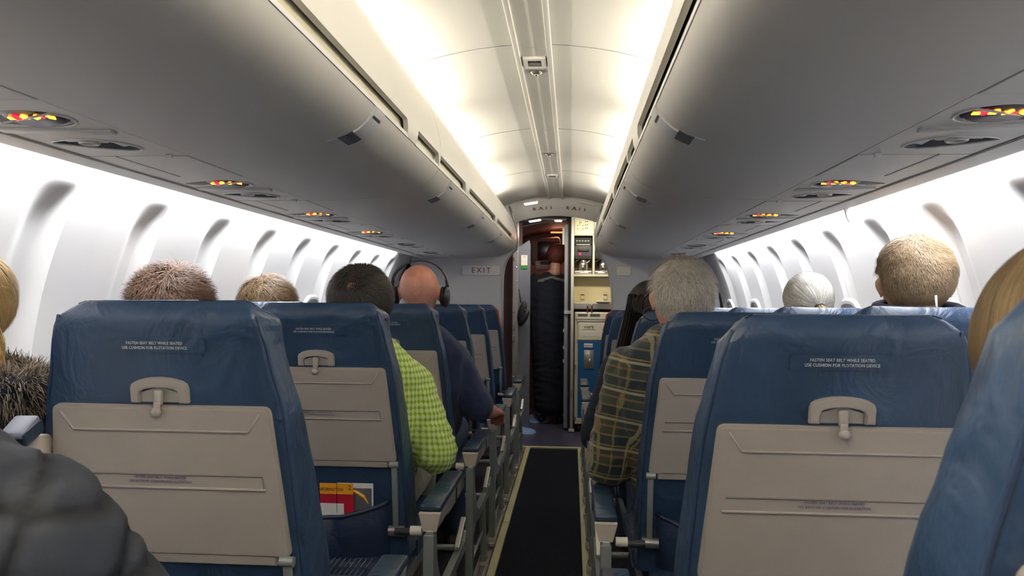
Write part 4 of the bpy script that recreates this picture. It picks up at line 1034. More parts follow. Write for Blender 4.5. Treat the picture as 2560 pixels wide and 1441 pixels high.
# ================================================================== PEOPLE
def interp_chain(pts, step=.28):
    """pts: [(pos, (rx, ry, rz) or r)] -> list of ellipsoids"""
    out = []
    for (p, r), (q, r_) in zip(pts[:-1], pts[1:]):
        p, q = Vector(p), Vector(q); a = Vector(r) if isinstance(r, (tuple, list)) else Vector((r, r, r)); b = Vector(r_) if isinstance(r_, (tuple, list)) else Vector((r_, r_, r_))
        n = max(1, int((q - p).length / (min(*a, *b) * step)) + 1)
        for i in range(n): t = i / n; out.append((p.lerp(q, t), a.lerp(b, t)))
    p, r = pts[-1]; out.append((Vector(p), Vector(r) if isinstance(r, (tuple, list)) else Vector((r, r, r)))); return out
def grow(name, ells, m_, parent, voxel=.009, smooth_it=6, wrinkle=0.0, wscale=18, seed=0, uv=False, rots=None):
    mb = MB()
    for i, e in enumerate(ells):
        rot = e[2] if len(e) > 2 else None
        mb.ell(e[0], tuple(e[1]), 12, 8, rot)
    me = bpy.data.meshes.new(name); me.from_pydata([tuple(v) for v in mb.v], [], mb.f)
    bm = bmesh.new(); bm.from_mesh(me); bmesh.ops.recalc_face_normals(bm, faces=bm.faces[:]); bm.to_mesh(me); bm.free()
    o = bpy.data.objects.new(name, me); COL.objects.link(o)
    r = o.modifiers.new('r', 'REMESH'); r.mode = 'VOXEL'; r.voxel_size = voxel; r.use_smooth_shade = True
    sm = o.modifiers.new('s', 'SMOOTH'); sm.factor = .5; sm.iterations = smooth_it
    bpy.context.view_layer.update(); dg = bpy.context.evaluated_depsgraph_get()
    m2 = bpy.data.meshes.new_from_object(o.evaluated_get(dg)); bpy.data.objects.remove(o); m2.name = name
    if wrinkle:
        nn = [v.normal.copy() for v in m2.vertices]
        for v, nv in zip(m2.vertices, nn):
            c = v.co; q = Vector((c.x * wscale + seed, c.y * wscale * .7, c.z * wscale * 1.5)); q += Vector((noise.noise(q * .4), noise.noise(q * .4 + Vector((5, 5, 5))), 0)) * 1.5
            f = 1 - abs(noise.noise(q)) * 2
            v.co = c + nv * (f * wrinkle)
        m2.update()
    if uv:
        l = m2.uv_layers.new(name='cloth'); 
        for poly in m2.polygons:
            for li in poly.loop_indices:
                c = m2.vertices[m2.loops[li].vertex_index].co; l.data[li].uv = uv(c)
    m2.materials.clear(); return link(name, m2, m_, parent, smooth=True)
def head_ells(c, k=1.0, fwd=Vector((0, 1, 0)), neck=True, drop=.0):
    """skull, jaw, nose, ears, neck. c = middle of the head"""
    c = Vector(c); f = Vector(fwd).normalized(); sd = Vector((f.y, -f.x, 0)); u = Vector((0, 0, 1)); yaw = math.atan2(-f.x, f.y); rt_ = (0, 0, yaw)
    E_ = [(c + f * -.012 * k + u * .022 * k, Vector((.076, .092, .086)) * k, rt_), (c + f * .018 * k + u * -.02 * k, Vector((.064, .075, .085)) * k, rt_),
          (c + f * .045 * k + u * -.065 * k, Vector((.042, .042, .038)) * k, rt_), (c + f * .092 * k + u * -.012 * k, Vector((.012, .016, .022)) * k, rt_),
          (c + f * .080 * k + u * -.055 * k, Vector((.024, .012, .010)) * k, rt_), (c + f * .072 * k + u * .018 * k, Vector((.052, .018, .016)) * k, rt_)]
    for s in (-1, 1):
        E_.append((c + sd * s * .080 * k + f * -.004 * k + u * -.012 * k, Vector((.008, .020, .030)) * k, (0, 0, yaw + s * -.35)))
        E_.append((c + sd * s * .087 * k + f * -.010 * k + u * .0 * k, Vector((.006, .016, .018)) * k, (0, 0, yaw + s * -.5)))
    if neck: E_ += interp_chain([(c + f * -.02 * k + u * -.06 * k, (.052 * k, .055 * k, .05 * k)), (c + f * -.035 * k + u * -.15 * k, (.056, .058, .05))])
    return E_
def hand_ells(w, d, curl=.5, side=1, k=1.0, palmdir=(0, 0, -1)):
    """w wrist, d direction of the forearm; palm plus five curled fingers"""
    w = Vector(w); d = Vector(d).normalized(); pn = Vector(palmdir).normalized(); lat = d.cross(pn).normalized() * side
    out = interp_chain([(w, .026 * k), (w + d * .03 * k, (.034 * k, .034 * k, .020 * k)), (w + d * .075 * k, (.038 * k, .036 * k, .017 * k))])
    for i, (o_, L_) in enumerate(((-.030, .062), (-.010, .074), (.010, .070), (.029, .056))):
        p = w + d * .085 * k + lat * o_ * k; pts = [(p, .0095 * k)]; a = 0
        for j in range(3):
            a += curl * (.6 + .25 * j); dd = (d * math.cos(a) + pn * math.sin(a)); p = p + dd * L_ * k / 3 * 1.1; pts.append((p, (.0092 - .0008 * j) * k))
        out += interp_chain(pts, .6)
    p = w + d * .03 * k - lat * .030 * k; q = p + (d * .7 - lat * .75 + pn * .3).normalized() * .035 * k; r_ = q + (d * .9 - lat * .1 + pn * .5).normalized() * .03 * k
    out += interp_chain([(p, .014 * k), (q, .011 * k), (r_, .0095 * k)], .6); return out
def hair(name, c, rad, n, length, width, m_, parent, where, flow, seed=1, lump=.035, jitter=.25, lift=.15, shell=1.0, shellwhere=None, rot=None, segs=3, fwd=(0, 1, 0), shelltone=.35):
    """hair cap: closed shell with many fine strands lying on it. where(u) -> keep this direction?; flow(u) -> tangent direction"""
    rnd = random.Random(seed); c = Vector(c); rad = Vector(rad); f = Vector(fwd).normalized(); yaw = math.atan2(-f.x, f.y); Rz = Matrix.Rotation(yaw, 3, 'Z')
    vs = []; fs = []; tone = []
    # shell
    nu, nv = 40, 26; ok = {}
    for j in range(nv + 1):
        th = PI * j / nv
        for i in range(nu):
            ph = 2 * PI * i / nu; d = Vector((math.sin(th) * math.cos(ph), math.sin(th) * math.sin(ph), math.cos(th)))
            keep = (shellwhere or where)(d); ok[(j, i)] = keep
            b = 1 + lump * noise.noise(d * (3 if lump < .05 else 5) + Vector((seed, 0, 0))) + .015 * noise.noise(d * 11)
            if not keep: b *= .80
            vs.append(c + Rz @ Vector((d.x * rad.x * shell * b, d.y * rad.y * shell * b, d.z * rad.z * shell * b)))
            tone.append(min(1, max(0, shelltone + .5 * noise.noise(Vector((ph * 5, th * 2, seed))))))
    for j in range(nv):
        for i in range(nu):
            k = (i + 1) % nu
            if ok[(j, i)] or ok[(j, k)] or ok[(j + 1, i)] or ok[(j + 1, k)]:
                fs.append((j * nu + i, (j + 1) * nu + i, (j + 1) * nu + k, j * nu + k))
    # strands
    cnt = 0
    while cnt < n:
        z = rnd.uniform(-1, 1); a = rnd.uniform(0, 2 * PI); q = math.sqrt(1 - z * z); d = Vector((q * math.cos(a), q * math.sin(a), z))
        cnt += 1
        if not where(d): continue
        t = Vector(flow(d)); t = t - d * t.dot(d)
        if t.length < 1e-4: continue
        t = (t.normalized() + Vector((rnd.gauss(0, jitter), rnd.gauss(0, jitter), rnd.gauss(0, jitter))));  t = (t - d * t.dot(d)).normalized()
        sd = d.cross(t).normalized(); L_ = length * rnd.uniform(.6, 1.15); tn = min(1, max(0, rnd.gauss(.5, .22)))
        wv = width * rnd.uniform(.6, 1.2); b0 = len(vs); dd = d.copy()
        b = 1 + lump * noise.noise(d * (3 if lump < .05 else 5) + Vector((seed, 0, 0)))
        for sgi in range(segs + 1):
            tt = sgi / segs; r = shell * b * 1.0 + lift * tt * (1.0 if segs < 4 else .3) + .008
            p = Vector((dd.x * rad.x * r, dd.y * rad.y * r, dd.z * rad.z * r)); w_ = wv * (1 - tt * .85)
            vs.append(c + Rz @ (p + sd * w_ / 2)); vs.append(c + Rz @ (p - sd * w_ / 2)); tone += [tn, tn]
            tg = (t - dd * t.dot(dd)); dd = (dd + tg * (L_ / segs / max(rad))).normalized()
            if segs >= 4: t2 = Vector(flow(dd)); t = (t2 + t * .8); t = t.normalized() if t.length else t
        for sgi in range(segs): q_ = b0 + sgi * 2; fs.append((q_, q_ + 1, q_ + 3, q_ + 2))
    me = bpy.data.meshes.new(name); me.from_pydata([tuple(v) for v in vs], [], fs); me.update()
    at = me.attributes.new('tone', 'FLOAT', 'POINT'); at.data.foreach_set('value', tone)
    return link(name, me, m_, parent, smooth=True)
def lock_hair(name, roots, path_fn, n, width, m_, parent, seed=1):
    """long hair made of many ribbon strands: path_fn(rnd) -> list of points"""
    rnd = random.Random(seed); vs = []; fs = []; tone = []
    for _ in range(n):
        P = path_fn(rnd); tn = min(1, max(0, rnd.gauss(.45, .22))); w_ = width * rnd.uniform(.5, 1.3); ang = rnd.uniform(0, PI); b0 = len(vs)
        sdv = Vector((math.cos(ang), math.sin(ang), 0))
        for i, p in enumerate(P):
            tt = i / (len(P) - 1); ww = w_ * (1 - .6 * tt)
            vs.append(Vector(p) + sdv * ww / 2); vs.append(Vector(p) - sdv * ww / 2); tone += [tn, tn]
        for i in range(len(P) - 1): q = b0 + 2 * i; fs.append((q, q + 1, q + 3, q + 2))
    me = bpy.data.meshes.new(name); me.from_pydata([tuple(v) for v in vs], [], fs); me.update()
    at = me.attributes.new('tone', 'FLOAT', 'POINT'); at.data.foreach_set('value', tone)
    return link(name, me, m_, parent, smooth=True)
def person(label, head, seat_x, seat_y, skin='skin', shirt='blouse', k=1.0, fwd=(0, 1, 0), trousers='jeans', armL=None, armR=None, sleeve='long', voxel=.012, wr=.003, shuv=None, chest=.165, lean=0.0, sh_z=None, wscale=18, seed=0, thick=.112, hands=True):
    """seated figure; head = middle of the head; arms = (shoulder, elbow, wrist, radius) in world space"""
    head = Vector(head); t = thing('person', label, 'person', (seat_x, seat_y + .25, 0), 'seated passengers'); O = Vector((seat_x, seat_y + .25, 0))
    L = lambda p: Vector(p) - O
    f = Vector(fwd).normalized(); hl = L(head)
    sz_ = sh_z or head.z - .235
    sh = Vector((hl.x * .6 + lean, hl.y - .02, sz_)); pel = Vector((0, .02, .545))
    aR = armR or ((seat_x + sh.x + chest, head.y, sz_ - .03), (seat_x + sh.x + chest + .04, head.y + .04, sz_ - .27), (seat_x + sh.x + .08, head.y + .26, sz_ - .30), .045)
    aL = armL or ((seat_x + sh.x - chest, head.y, sz_ - .03), (seat_x + sh.x - chest - .04, head.y + .04, sz_ - .27), (seat_x + sh.x - .08, head.y + .26, sz_ - .30), .045)
    E_ = head_ells(hl, k, f)
    nb = hl - f * .035 * k + Vector((0, 0, -.15 * k))
    E_ += interp_chain([(nb, (.056, .056, .05)), (Vector((sh.x, sh.y - .02, sz_ + .03)), (.07, .07, .05)), (Vector((sh.x, sh.y, sz_ - .04)), (chest * .8, thick * .75, .06)), (Vector((sh.x * .8, sh.y, sz_ - .17)), (chest * .82, thick * .85, .08)), (Vector((sh.x * .3, .03, .64)), (chest * .85, thick * .9, .08)), (pel, (.165, .12, .085))])
    for s, A in ((1, aR), (-1, aL)):
        a, b, c = L(A[0]), L(A[1]), L(A[2]); r = A[3]
        E_ += interp_chain([(Vector((sh.x, sh.y, sz_ - .035)), .06), (a, r * 1.05), (b, r * .82)]) + interp_chain([(b, r * .82), (c, r * .58)])
        if hands: E_ += hand_ells(c, (c - b), .55, -s, 1.0, (0, 0, -1))
        hip = pel + Vector((s * .085, .02, -.01)); knee = pel + Vector((s * .11, .44, .0)); ank = pel + Vector((s * .11, .42, -.45))
        E_ += interp_chain([(hip, .082), (knee, .062)]) + interp_chain([(knee, .058), (ank, .040)]) + interp_chain([(ank, .04), (ank + Vector((0, .13, -.045)), .03)])
    grow('body', E_, M[skin], t, voxel, 5)
    # shirt
    g = 1.0
    E_ = interp_chain([(nb + Vector((0, -.004, -.012)), (.062, .062, .022)), (Vector((sh.x, sh.y - .02, sz_ + .04)), (.082, .082, .05)), (Vector((sh.x, sh.y, sz_ - .035)), (chest * .86, thick * .86, .065)), (Vector((sh.x * .8, sh.y, sz_ - .17)), (chest * .93, thick * 1.0, .085)), (Vector((sh.x * .3, .03, .64)), (chest * 1.0, thick * 1.05, .09)), (pel + Vector((0, 0, .03)), (.178, .13, .07))])
    for s, A in ((1, aR), (-1, aL)):
        a, b, c = L(A[0]), L(A[1]), L(A[2]); r = A[3]
        E_ += interp_chain([(Vector((sh.x, sh.y, sz_ - .03)), .072), (a, r * 1.32), (b if sleeve == 'long' else a.lerp(b, .92), r * 1.22)])
        if sleeve == 'long': E_ += interp_chain([(b, r * 1.18), (b.lerp(c, .92), r * .85)])
    o = grow('shirt', E_, M[shirt], t, voxel, 4, wr, wscale, seed, shuv)
    E_ = interp_chain([(pel + Vector((0, -.01, -.01)), (.172, .126, .085)), (pel + Vector((0, .05, -.01)), (.16, .11, .08))])
    for s in (-1, 1):
        hip = pel + Vector((s * .085, .02, -.01)); knee = pel + Vector((s * .11, .44, .0)); ank = pel + Vector((s * .11, .42, -.43))
        E_ += interp_chain([(hip, .094), (knee, .074)]) + interp_chain([(knee, .072), (ank, .056)])
    grow('trousers', E_, M[trousers], t, .012, 4, .003, 14)
    for s in (-1, 1):
        ank = pel + Vector((s * .11, .42, -.45)); MB().ell(ank + Vector((0, .06, -.045)), (.048, .14, .045), 14, 8).build('shoe', M['shoe'], t, smooth=True)
    for s in (-1, 1):
        sdv = Vector((f.y, -f.x, 0)); MB().ell(hl + f * .084 * k + sdv * s * .032 * k + Vector((0, 0, .002)), .012 * k, 10, 8).build('eye', M['eye'], t, smooth=True)
    return t, O
def cap_where(front=.45, low=-.55, side=-.15):
    """hair-bearing directions of a head facing +y"""
    def w_(d):
        if d.y > front: return d.z > .55
        if d.y > -.05: return d.z > side
        return d.z > low
    return w_
def crown_flow(cx=0.0, cy=-.35, cz=.9, swirl=.25):
    cr = Vector((cx, cy, cz)).normalized()
    def f(d):
        away = d - cr; return away + cr.cross(d) * swirl
    return f
# ---- left side -----------------------------------------------------------------
lx, lw = CXA[-1], CXW[-1]; rx_, rw = CXA[1], CXW[1]
# dark haired man in lime shirt
def uv_lime(c): return (c.x + c.y * .8, c.z)
t, O = person('dark haired man in a lime green checked shirt in the second left aisle seat', (-.500, 2.285, 1.125), -.53, 2.04, 'skin', 'lime', 1.0, (-.05, 1, 0), 'khaki',
    armR=((-.355, 2.30, .885), (-.262, 2.27, .675), (-.36, 2.50, .655), .053), sleeve='short', voxel=.008, wr=.0055, shuv=uv_lime, sh_z=.945, lean=.055, chest=.18, seed=3, wscale=20)
hair('hair', Vector((-.500, 2.27, 1.142)) - O, (.092, .106, .095), 9000, .04, .0030, M['h_dark'], t, cap_where(.35, -.62, -.25), crown_flow(.0, -.62, .72, .5), 4, .035, .35, .09, 1.0, None)
MB().ell(Vector((-.498, 2.172, 1.168)) - O, (.020, .005, .016), 12, 8).build('bald_spot', M['skin'], t, smooth=True)
# khaki knee towards the aisle
# bald man, navy t-shirt
t, O = person('bald man in a navy shirt wearing headphones in the third left aisle seat', (-.475, 3.05, 1.165), -.52, 2.83, 'skinpink', 'navyknit', 1.03, (.05, 1, 0), 'jeans',
    armR=((-.335, 3.06, .895), (-.232, 3.05, .705), (-.205, 3.27, .665), .052), sleeve='short', voxel=.008, wr=.003, sh_z=.955, lean=.06, chest=.185, seed=8)
hair('hair', Vector((-.475, 3.036, 1.186)) - O, (.0835, .101, .094), 7000, .006, .0012, M['h_stub'], t, lambda d: d.z < .25 and d.z > -.7 and d.y < .25, crown_flow(), 6, .035, .3, .02, 1.0, lambda d: False)
hp_ = thing('headphones', 'black over-ear headphones on the bald man', 'headphones', (-.475, 3.05, 1.165))
for s in (-1, 1):
    cup = bpy.data.objects.new('ear_cup', None); COL.objects.link(cup); cup.parent = hp_
    MB().ell((s * .106, -.002, -.016), (.016, .036, .043), 20, 12).build('cup_shell', M['black'], cup, smooth=True)
    MB().ell((s * .093, -.002, -.016), (.013, .034, .040), 20, 10).build('cushion', M['dark'], cup, smooth=True)
    MB().tube([(s * .112, -.002, .02), (s * .106, -.002, .05)], .006, 8).build('yoke', M['black'], cup, smooth=True)
pts = [(.108 * math.cos(a), -.002, .030 + .092 * math.sin(a)) for a in [PI * i / 20 for i in range(21)]]
hb = MB()
vs = []; fs = []
for i, p in enumerate(pts):
    a = PI * i / 20; nrm = Vector((math.cos(a), 0, math.sin(a)))
    for (dy, dr) in ((-.012, 0), (.012, 0), (.012, .006), (-.012, .006)): vs.append(Vector(p) + Vector((0, dy, 0)) + nrm * dr)
for i in range(20):
    for j in range(4): k2 = (j + 1) % 4; fs.append((i * 4 + j, i * 4 + k2, i * 4 + 4 + k2, i * 4 + 4 + j))
MB().add(vs, fs).build('headband', M['black'], hp_, smooth=True, sharp=40)
# window passengers on the left
t, O = person('passenger with tousled reddish brown hair in the second left window seat', (-1.075, 2.29, 1.108), -1.0, 2.04, 'skin', 'blouse', .98, (-.1, 1, 0))
hair('hair', Vector((-1.085, 2.27, 1.122)) - O, (.102, .110, .102), 9000, .06, .0028, M['h_brown'], t, cap_where(.4, -.8, -.6), crown_flow(.2, -.2, .9, .8), 11, .16, .75, .30, 1.0)
t, O = person('passenger with golden brown hair in the third left window seat', (-1.09, 3.08, 1.105), -1.01, 2.83, 'skin', 'blouse', .98, (0, 1, 0))
hair('hair', Vector((-1.10, 3.06, 1.120)) - O, (.106, .112, .104), 9000, .06, .0026, M['h_lbrown'], t, cap_where(.4, -.8, -.6), crown_flow(-.2, -.3, .9, .5), 12, .12, .5, .16, 1.0)
# blonde with the fur hood, first window seat on the left
t, O = person('blonde passenger in a dark jacket with a fur trimmed hood at the left edge', (-1.085, 1.47, 1.125), -1.0, 1.25, 'skin', 'darkjacket', .98, (-.15, 1, 0), sh_z=.90, lean=.05, chest=.18, voxel=.012)
hd_c = Vector((-1.09, 1.455, 1.135)) - O
hair('hair', hd_c, (.10, .11, .104), 9000, .06, .0025, M['h_gold'], t, cap_where(.4, -.9, -.6), crown_flow(0, -.2, 1, .1), 14, .035, .15, .03, 1.0)
def gold_path(r):
    a = r.uniform(-.9, 2.4); b = Vector((hd_c.x + .095 * math.cos(a + .3), hd_c.y - .085 * abs(math.sin(a)) - .02, hd_c.z + r.uniform(-.02, .06))); 
    P = [b]; x, y = b.x, b.y
    for i in range(1, 8):
        tt = i / 7; P.append(Vector((x + .035 * tt + .010 * math.sin(tt * 9 + a * 4), y - .02 * tt, b.z - .16 * tt)))
    return P
lock_hair('long_locks', None, gold_path, 2600, .004, M['h_gold'], t, 5)
fc = Vector((-.995, 1.42, .968)) - O
pts = [(fc.x + .085 * math.cos(a), fc.y + .07 * math.sin(a), fc.z - .02 * math.cos(a) + .0) for a in [2 * PI * i / 16 for i in range(18)]]
MB().tube(pts, .042, 12, False).build('hood_roll', M['darkjacket'], t, smooth=True)
def fur_path(r):
    a = r.uniform(0, 2 * PI); b = r.uniform(-.9, 3.6); cdir = Vector((math.cos(a), math.sin(a), 0))
    n_ = (cdir * math.cos(b) + Vector((0, 0, 1)) * math.sin(b)); p0 = fc + Vector((.085 * math.cos(a), .07 * math.sin(a), -.02 * math.cos(a))) + n_ * .040
    d = (n_ * 1.0 + Vector((r.gauss(0, .3), r.gauss(0, .3), -.5 + r.gauss(0, .3)))).normalized(); L_ = r.uniform(.012, .032)
    return [p0, p0 + d * L_ * .6, p0 + (d + Vector((0, 0, -.3))).normalized() * L_]
lock_hair('fur_trim', None, fur_path, 9000, .0022, M['h_fur'], t, 6)
# quilted jacket in the foreground
t, O = person('passenger in a dark grey quilted jacket at the lower left edge, head out of frame', (-.60, .72, 1.14), -.56, .46, 'skin', 'quilt', 1.0, (-.2, 1, 0),
    armR=((-.385, .68, .905), (-.285, .80, .665), (-.42, 1.0, .64), .066), sh_z=.97, lean=.05, chest=.20, voxel=.0085, wr=.0, wscale=10, thick=.13, hands=False)
hair('hair', Vector((-.60, .705, 1.16)) - O, (.095, .108, .10), 5000, .04, .002, M['h_dark'], t, cap_where(.35, -.6, -.25), crown_flow(), 4, .035, .25, .05, 1.0)
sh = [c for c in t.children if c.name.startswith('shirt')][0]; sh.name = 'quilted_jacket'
for v in sh.data.vertices:      # sewn channels: real relief across the quilting
    c = v.co; q1 = (c.z + c.x * .30 + .010 * noise.noise(c * 9)) / .060; q2 = (c.x * .9 - c.z * .30 + c.y * .5 + .008 * noise.noise(c * 9) + .03) / .095
    d1 = abs(q1 - round(q1)); d2 = abs(q2 - round(q2)); puff = min(1, d1 / .22) ** .45; puff2 = min(1, d2 / .10) ** .45
    v.co = c + v.normal * (.010 * puff * puff2 - .003)
sh.data.update()
sa = sh.data.attributes.new('seam', 'FLOAT', 'POINT')  # mask darkens the colour along seams: dark thread plus painted crease shade
def seam_shade(c):
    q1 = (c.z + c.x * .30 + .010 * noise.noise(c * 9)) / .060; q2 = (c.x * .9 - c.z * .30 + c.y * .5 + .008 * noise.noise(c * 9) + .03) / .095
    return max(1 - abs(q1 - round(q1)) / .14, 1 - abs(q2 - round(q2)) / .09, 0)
sa.data.foreach_set('value', [seam_shade(v.co) for v in sh.data.vertices])
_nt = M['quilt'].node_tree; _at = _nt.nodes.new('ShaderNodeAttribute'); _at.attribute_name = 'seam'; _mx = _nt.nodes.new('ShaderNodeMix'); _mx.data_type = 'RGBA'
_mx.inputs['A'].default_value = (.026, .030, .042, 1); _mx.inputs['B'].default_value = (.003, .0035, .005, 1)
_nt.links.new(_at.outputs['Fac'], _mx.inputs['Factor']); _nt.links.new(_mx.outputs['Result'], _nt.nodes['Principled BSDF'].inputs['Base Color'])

# ---- right side ----------------------------------------------------------------
def uv_plaid(c):
    return (c.x - c.z * .12 + c.y * .5, c.z - abs(c.x) * .12)
t, O = person('silver haired man in a green and brown plaid shirt leaning towards the aisle', (.436, 2.27, 1.150), .50, 2.03, 'skinpink', 'plaid', 1.0, (-.30, 1, 0), 'jeans',
    armL=((.300, 2.29, .935), (.238, 2.29, .665), (.34, 2.50, .645), .056), sleeve='long', voxel=.008, wr=.0045, shuv=uv_plaid, sh_z=.985, lean=-.055, chest=.185, seed=5, wscale=16)
hair('hair', Vector((.441, 2.252, 1.168)) - O, (.090, .107, .097), 15000, .020, .0015, M['h_silver'], t, cap_where(.3, -.75, .05), crown_flow(.1, -.1, 1.0, .2), 21, .035, .28, .11, 1.0, fwd=(-.3, 1, 0), shelltone=.45)
gs = thing('eyeglasses', 'thin dark rimmed glasses worn low by the silver haired man', 'glasses', (.436, 2.27, 1.150))
f = Vector((-.30, 1, 0)).normalized(); sd = Vector((f.y, -f.x, 0))
for s in (-1, 1):
    MB().tube([-f * .015 + sd * s * .090 + Vector((0, 0, .016)), f * .05 + sd * s * .086 + Vector((0, 0, .000)), f * .105 + sd * s * .070 + Vector((0, 0, -.035))], .0022, 6).build('temple', M['black'], gs, smooth=True)
    cc = f * .108 + sd * s * .036 + Vector((0, 0, -.05))
    MB().tube([cc + sd * .030 * math.cos(a) + Vector((0, 0, .020 * math.sin(a))) for a in [2 * PI * i / 16 for i in range(18)]], .0018, 6, False).build('rim', M['black'], gs, smooth=True)
MB().tube([f * .110 + sd * -.008 + Vector((0, 0, -.046)), f * .110 + sd * .008 + Vector((0, 0, -.046))], .0018, 6).build('bridge', M['black'], gs)
# woman with long dark hair
t, O = person('woman with long dark hair and a dark jacket in the third right aisle seat', (.445, 3.04, 1.10), .50, 2.82, 'skin', 'darkjacket', .97, (-.1, 1, 0),
    armL=((.315, 3.04, .865), (.232, 3.05, .615), (.34, 3.24, .60), .058), sh_z=.93, lean=-.03, chest=.18, voxel=.011)
hc = Vector((.438, 3.03, 1.115)) - O
hair('hair', hc, (.098, .112, .104), 7000, .05, .002, M['h_black'], t, cap_where(.4, -.9, -.6), crown_flow(0, -.2, 1, .1), 31, .035, .12, .03, 1.0)
def dark_path(r):
    a = r.uniform(0, PI); b = Vector((hc.x - .092 * math.cos(a * .9), hc.y - .10 * math.sin(a), hc.z + r.uniform(-.02, .05)))
    dx = (-.055 - .01 * math.cos(a)) * (1 if b.x < hc.x + .03 else .2)
    return [Vector((b.x + dx * (i / 6) ** 1.1, b.y + .02 * i / 6, b.z - .30 * i / 6)) for i in range(7)]
lock_hair('long_locks', None, dark_path, 2600, .004, M['h_black'], t, 15)
# grey ponytail
t, O = person('person with grey hair tied in a ponytail in the third right window seat', (1.025, 3.05, 1.135), 1.0, 2.80, 'skin', 'blouse', .97, (0, 1, 0))
hc2 = Vector((1.025, 3.035, 1.155)) - O
tie = Vector((.12, -.93, -.36)).normalized()
hair('hair', hc2, (.091, .105, .098), 16000, .09, .0016, M['h_grey'], t, lambda d: d.z > -.75 and not (d.y > .45 and d.z < .4), lambda d: tie - d, 41, .035, .05, .02, 1.0, segs=6)
tb = hc2 + Vector((tie.x * .091, tie.y * .105, tie.z * .098))
MB().tube([tb + Vector((.016 * math.cos(a), -.006, .012 * math.sin(a))) for a in [2 * PI * i / 14 for i in range(16)]], .005, 6, False).build('hair_tie', M['black'], t, smooth=True)
def pony(r):
    a = r.uniform(0, 2 * PI); q = r.uniform(0, .016); b = tb + Vector((q * math.cos(a), 0, q * math.sin(a)))
    return [b, b + Vector((.006, -.022, -.012)), b + Vector((.012 + q * .4, -.028, -.05)), b + Vector((.016, -.020, -.12))]
lock_hair('ponytail', None, pony, 700, .003, M['h_gold'], t, 8)
# short haired blond person
t, O = person('person with short cropped blond hair and a black collar in the second right window seat', (1.085, 2.27, 1.195), 1.02, 1.99, 'skin', 'blacktop', 1.12, (0, 1, 0), sh_z=1.02, chest=.17)
hair('hair', Vector((1.085, 2.257, 1.222)) - O, (.103, .117, .108), 22000, .012, .0013, M['h_blond'], t, cap_where(.3, -.85, -.05), crown_flow(.12, -.25, .9, .5), 51, .035, .3, .035, 1.0, shelltone=.45)
MB().tube([Vector((1.085 + .105 * math.cos(a), 2.235 + .085 * math.sin(a), 1.122 + .012 * math.sin(a))) - O for a in [2 * PI * i / 20 for i in range(22)]], .018, 8, False).build('collar', M['blacktop'], t, smooth=True)
MB().tube([Vector((1.085, 2.130, 1.160)) - O, Vector((1.087, 2.127, 1.10)) - O], .003, 6).build('drawstring', M['capp'], t, smooth=True)
# nearest right passenger, long blonde hair
t, O = person('passenger with long dark blond hair in the cut off seat at the right edge', (.604, .745, 1.085), .58, .475, 'skin', 'blouse', .98, (.1, 1, 0))
hc3 = Vector((.600, .735, 1.103)) - O
hair('hair', hc3, (.100, .112, .104), 16000, .08, .0015, M['h_dblond'], t, lambda d: d.y < .5 or d.z > .5, crown_flow(.1, .1, 1, .05), 61, .035, .08, .02, 1.0, segs=5, fwd=(.1, 1, 0))
def blond_path(r):
    a = r.uniform(-.2, PI + .2); b = Vector((hc3.x - .103 * math.cos(a), hc3.y - .112 * max(0, math.sin(a)), hc3.z + r.uniform(-.08, -.01)))
    return [Vector((hc3.x + (b.x - hc3.x) * .80, hc3.y + (b.y - hc3.y) * .85, b.z + .030))] + [Vector((b.x - .012 * i / 6 + .003 * math.sin(i + a * 5), b.y - .01 * i / 6, b.z - .22 * i / 6)) for i in range(7)]
lock_hair('long_locks', None, blond_path, 6000, .0022, M['h_dblond'], t, 25)
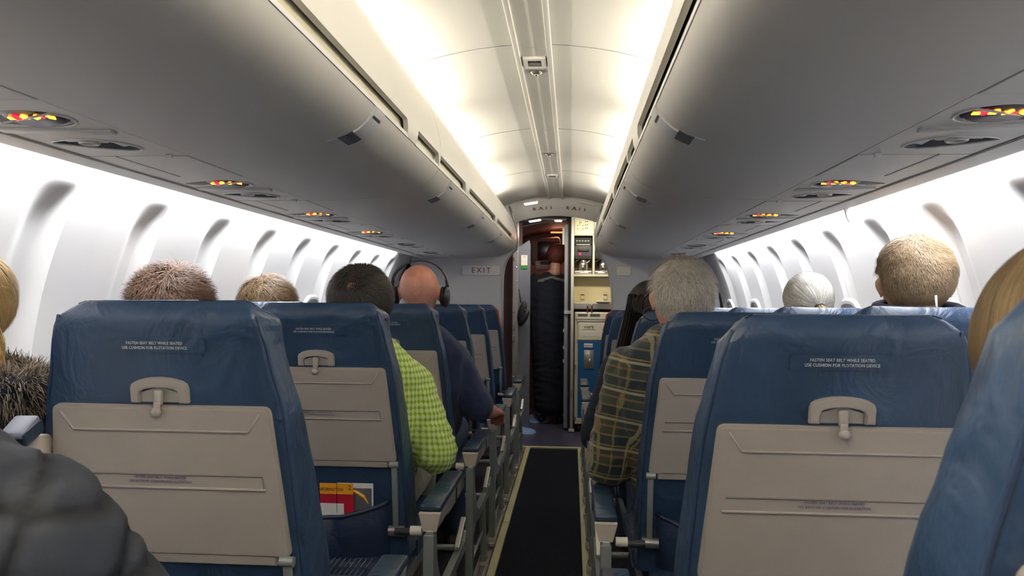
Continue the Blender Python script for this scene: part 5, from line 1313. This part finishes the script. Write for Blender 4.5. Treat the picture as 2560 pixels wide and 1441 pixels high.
# ---- standing person in the flight deck doorway ---------------------------------
t = thing('person', 'person standing in the flight deck doorway in a long dark coat, back turned', 'person', (-.06, 7.25, 0), None); O = Vector((-.06, 7.25, 0))
hx = Vector((.045, -.02, 1.545)); E_ = head_ells(hx, .98, (.3, 1, 0))
E_ += interp_chain([(hx + Vector((-.02, -.01, -.15)), .05), (Vector((.0, 0, 1.33)), (.15, .09, .05)), (Vector((0, 0, 1.15)), (.15, .10, .08)), (Vector((0, 0, .95)), (.15, .11, .1))])
for s in (-1, 1):
    E_ += interp_chain([(Vector((s * .155, 0, 1.32)), .05), (Vector((s * .20, .02, 1.05)), .042), (Vector((s * .13, .20, .95)), .032)]) + hand_ells(Vector((s * .13, .20, .95)), Vector((0, 1, -.1)), .5, -s)
    E_ += interp_chain([(Vector((s * .08, 0, .92)), .085), (Vector((s * .085, .0, .50)), .06), (Vector((s * .085, 0, .09)), .042)]) + interp_chain([(Vector((s * .085, 0, .05)), .035), (Vector((s * .085, .14, .035)), .03)])
grow('body', E_, M['skin'], t, .012, 4)
E_ = interp_chain([(Vector((.015, -.01, 1.385)), (.075, .07, .03)), (Vector((0, 0, 1.33)), (.155, .11, .06)), (Vector((-.02, 0, 1.15)), (.175, .13, .08)), (Vector((-.03, 0, .9)), (.175, .14, .10)), (Vector((-.01, 0, .5)), (.165, .14, .10)), (Vector((0, 0, .14)), (.155, .14, .08))])
for s in (-1, 1): E_ += interp_chain([(Vector((s * .15, 0, 1.31)), .072), (Vector((s * .205, .01, 1.04)), .064), (Vector((s * .14, .17, .95)), .050)])
grow('long_coat', E_, M['darkcoat'], t, .012, 3, .006, 8)
hair('hair', hx + Vector((0, -.012, .018)), (.090, .104, .098), 5000, .05, .003, M['h_red'], t, cap_where(.4, -.9, -.5), crown_flow(), 71, .035, .2, .04, 1.0)
def col_fur(r):
    a = r.uniform(0, 2 * PI); p = Vector((.005 + .13 * math.cos(a), -.01 + .09 * math.sin(a), 1.375 + .02 * math.sin(a) - .045 * abs(math.cos(a)))); d = Vector((math.cos(a) * .5, math.sin(a) - .4, r.gauss(.1, .5))).normalized()
    return [p, p + d * .015, p + d * .032 + Vector((0, 0, -.008))]
lock_hair('pale_fur_collar', None, col_fur, 2500, .003, M['h_silver'], t, 9)
for s in (-1, 1): MB().ell(Vector((s * .085, .05, .042)), (.045, .13, .042), 12, 8).build('shoe', M['black'], t, smooth=True)
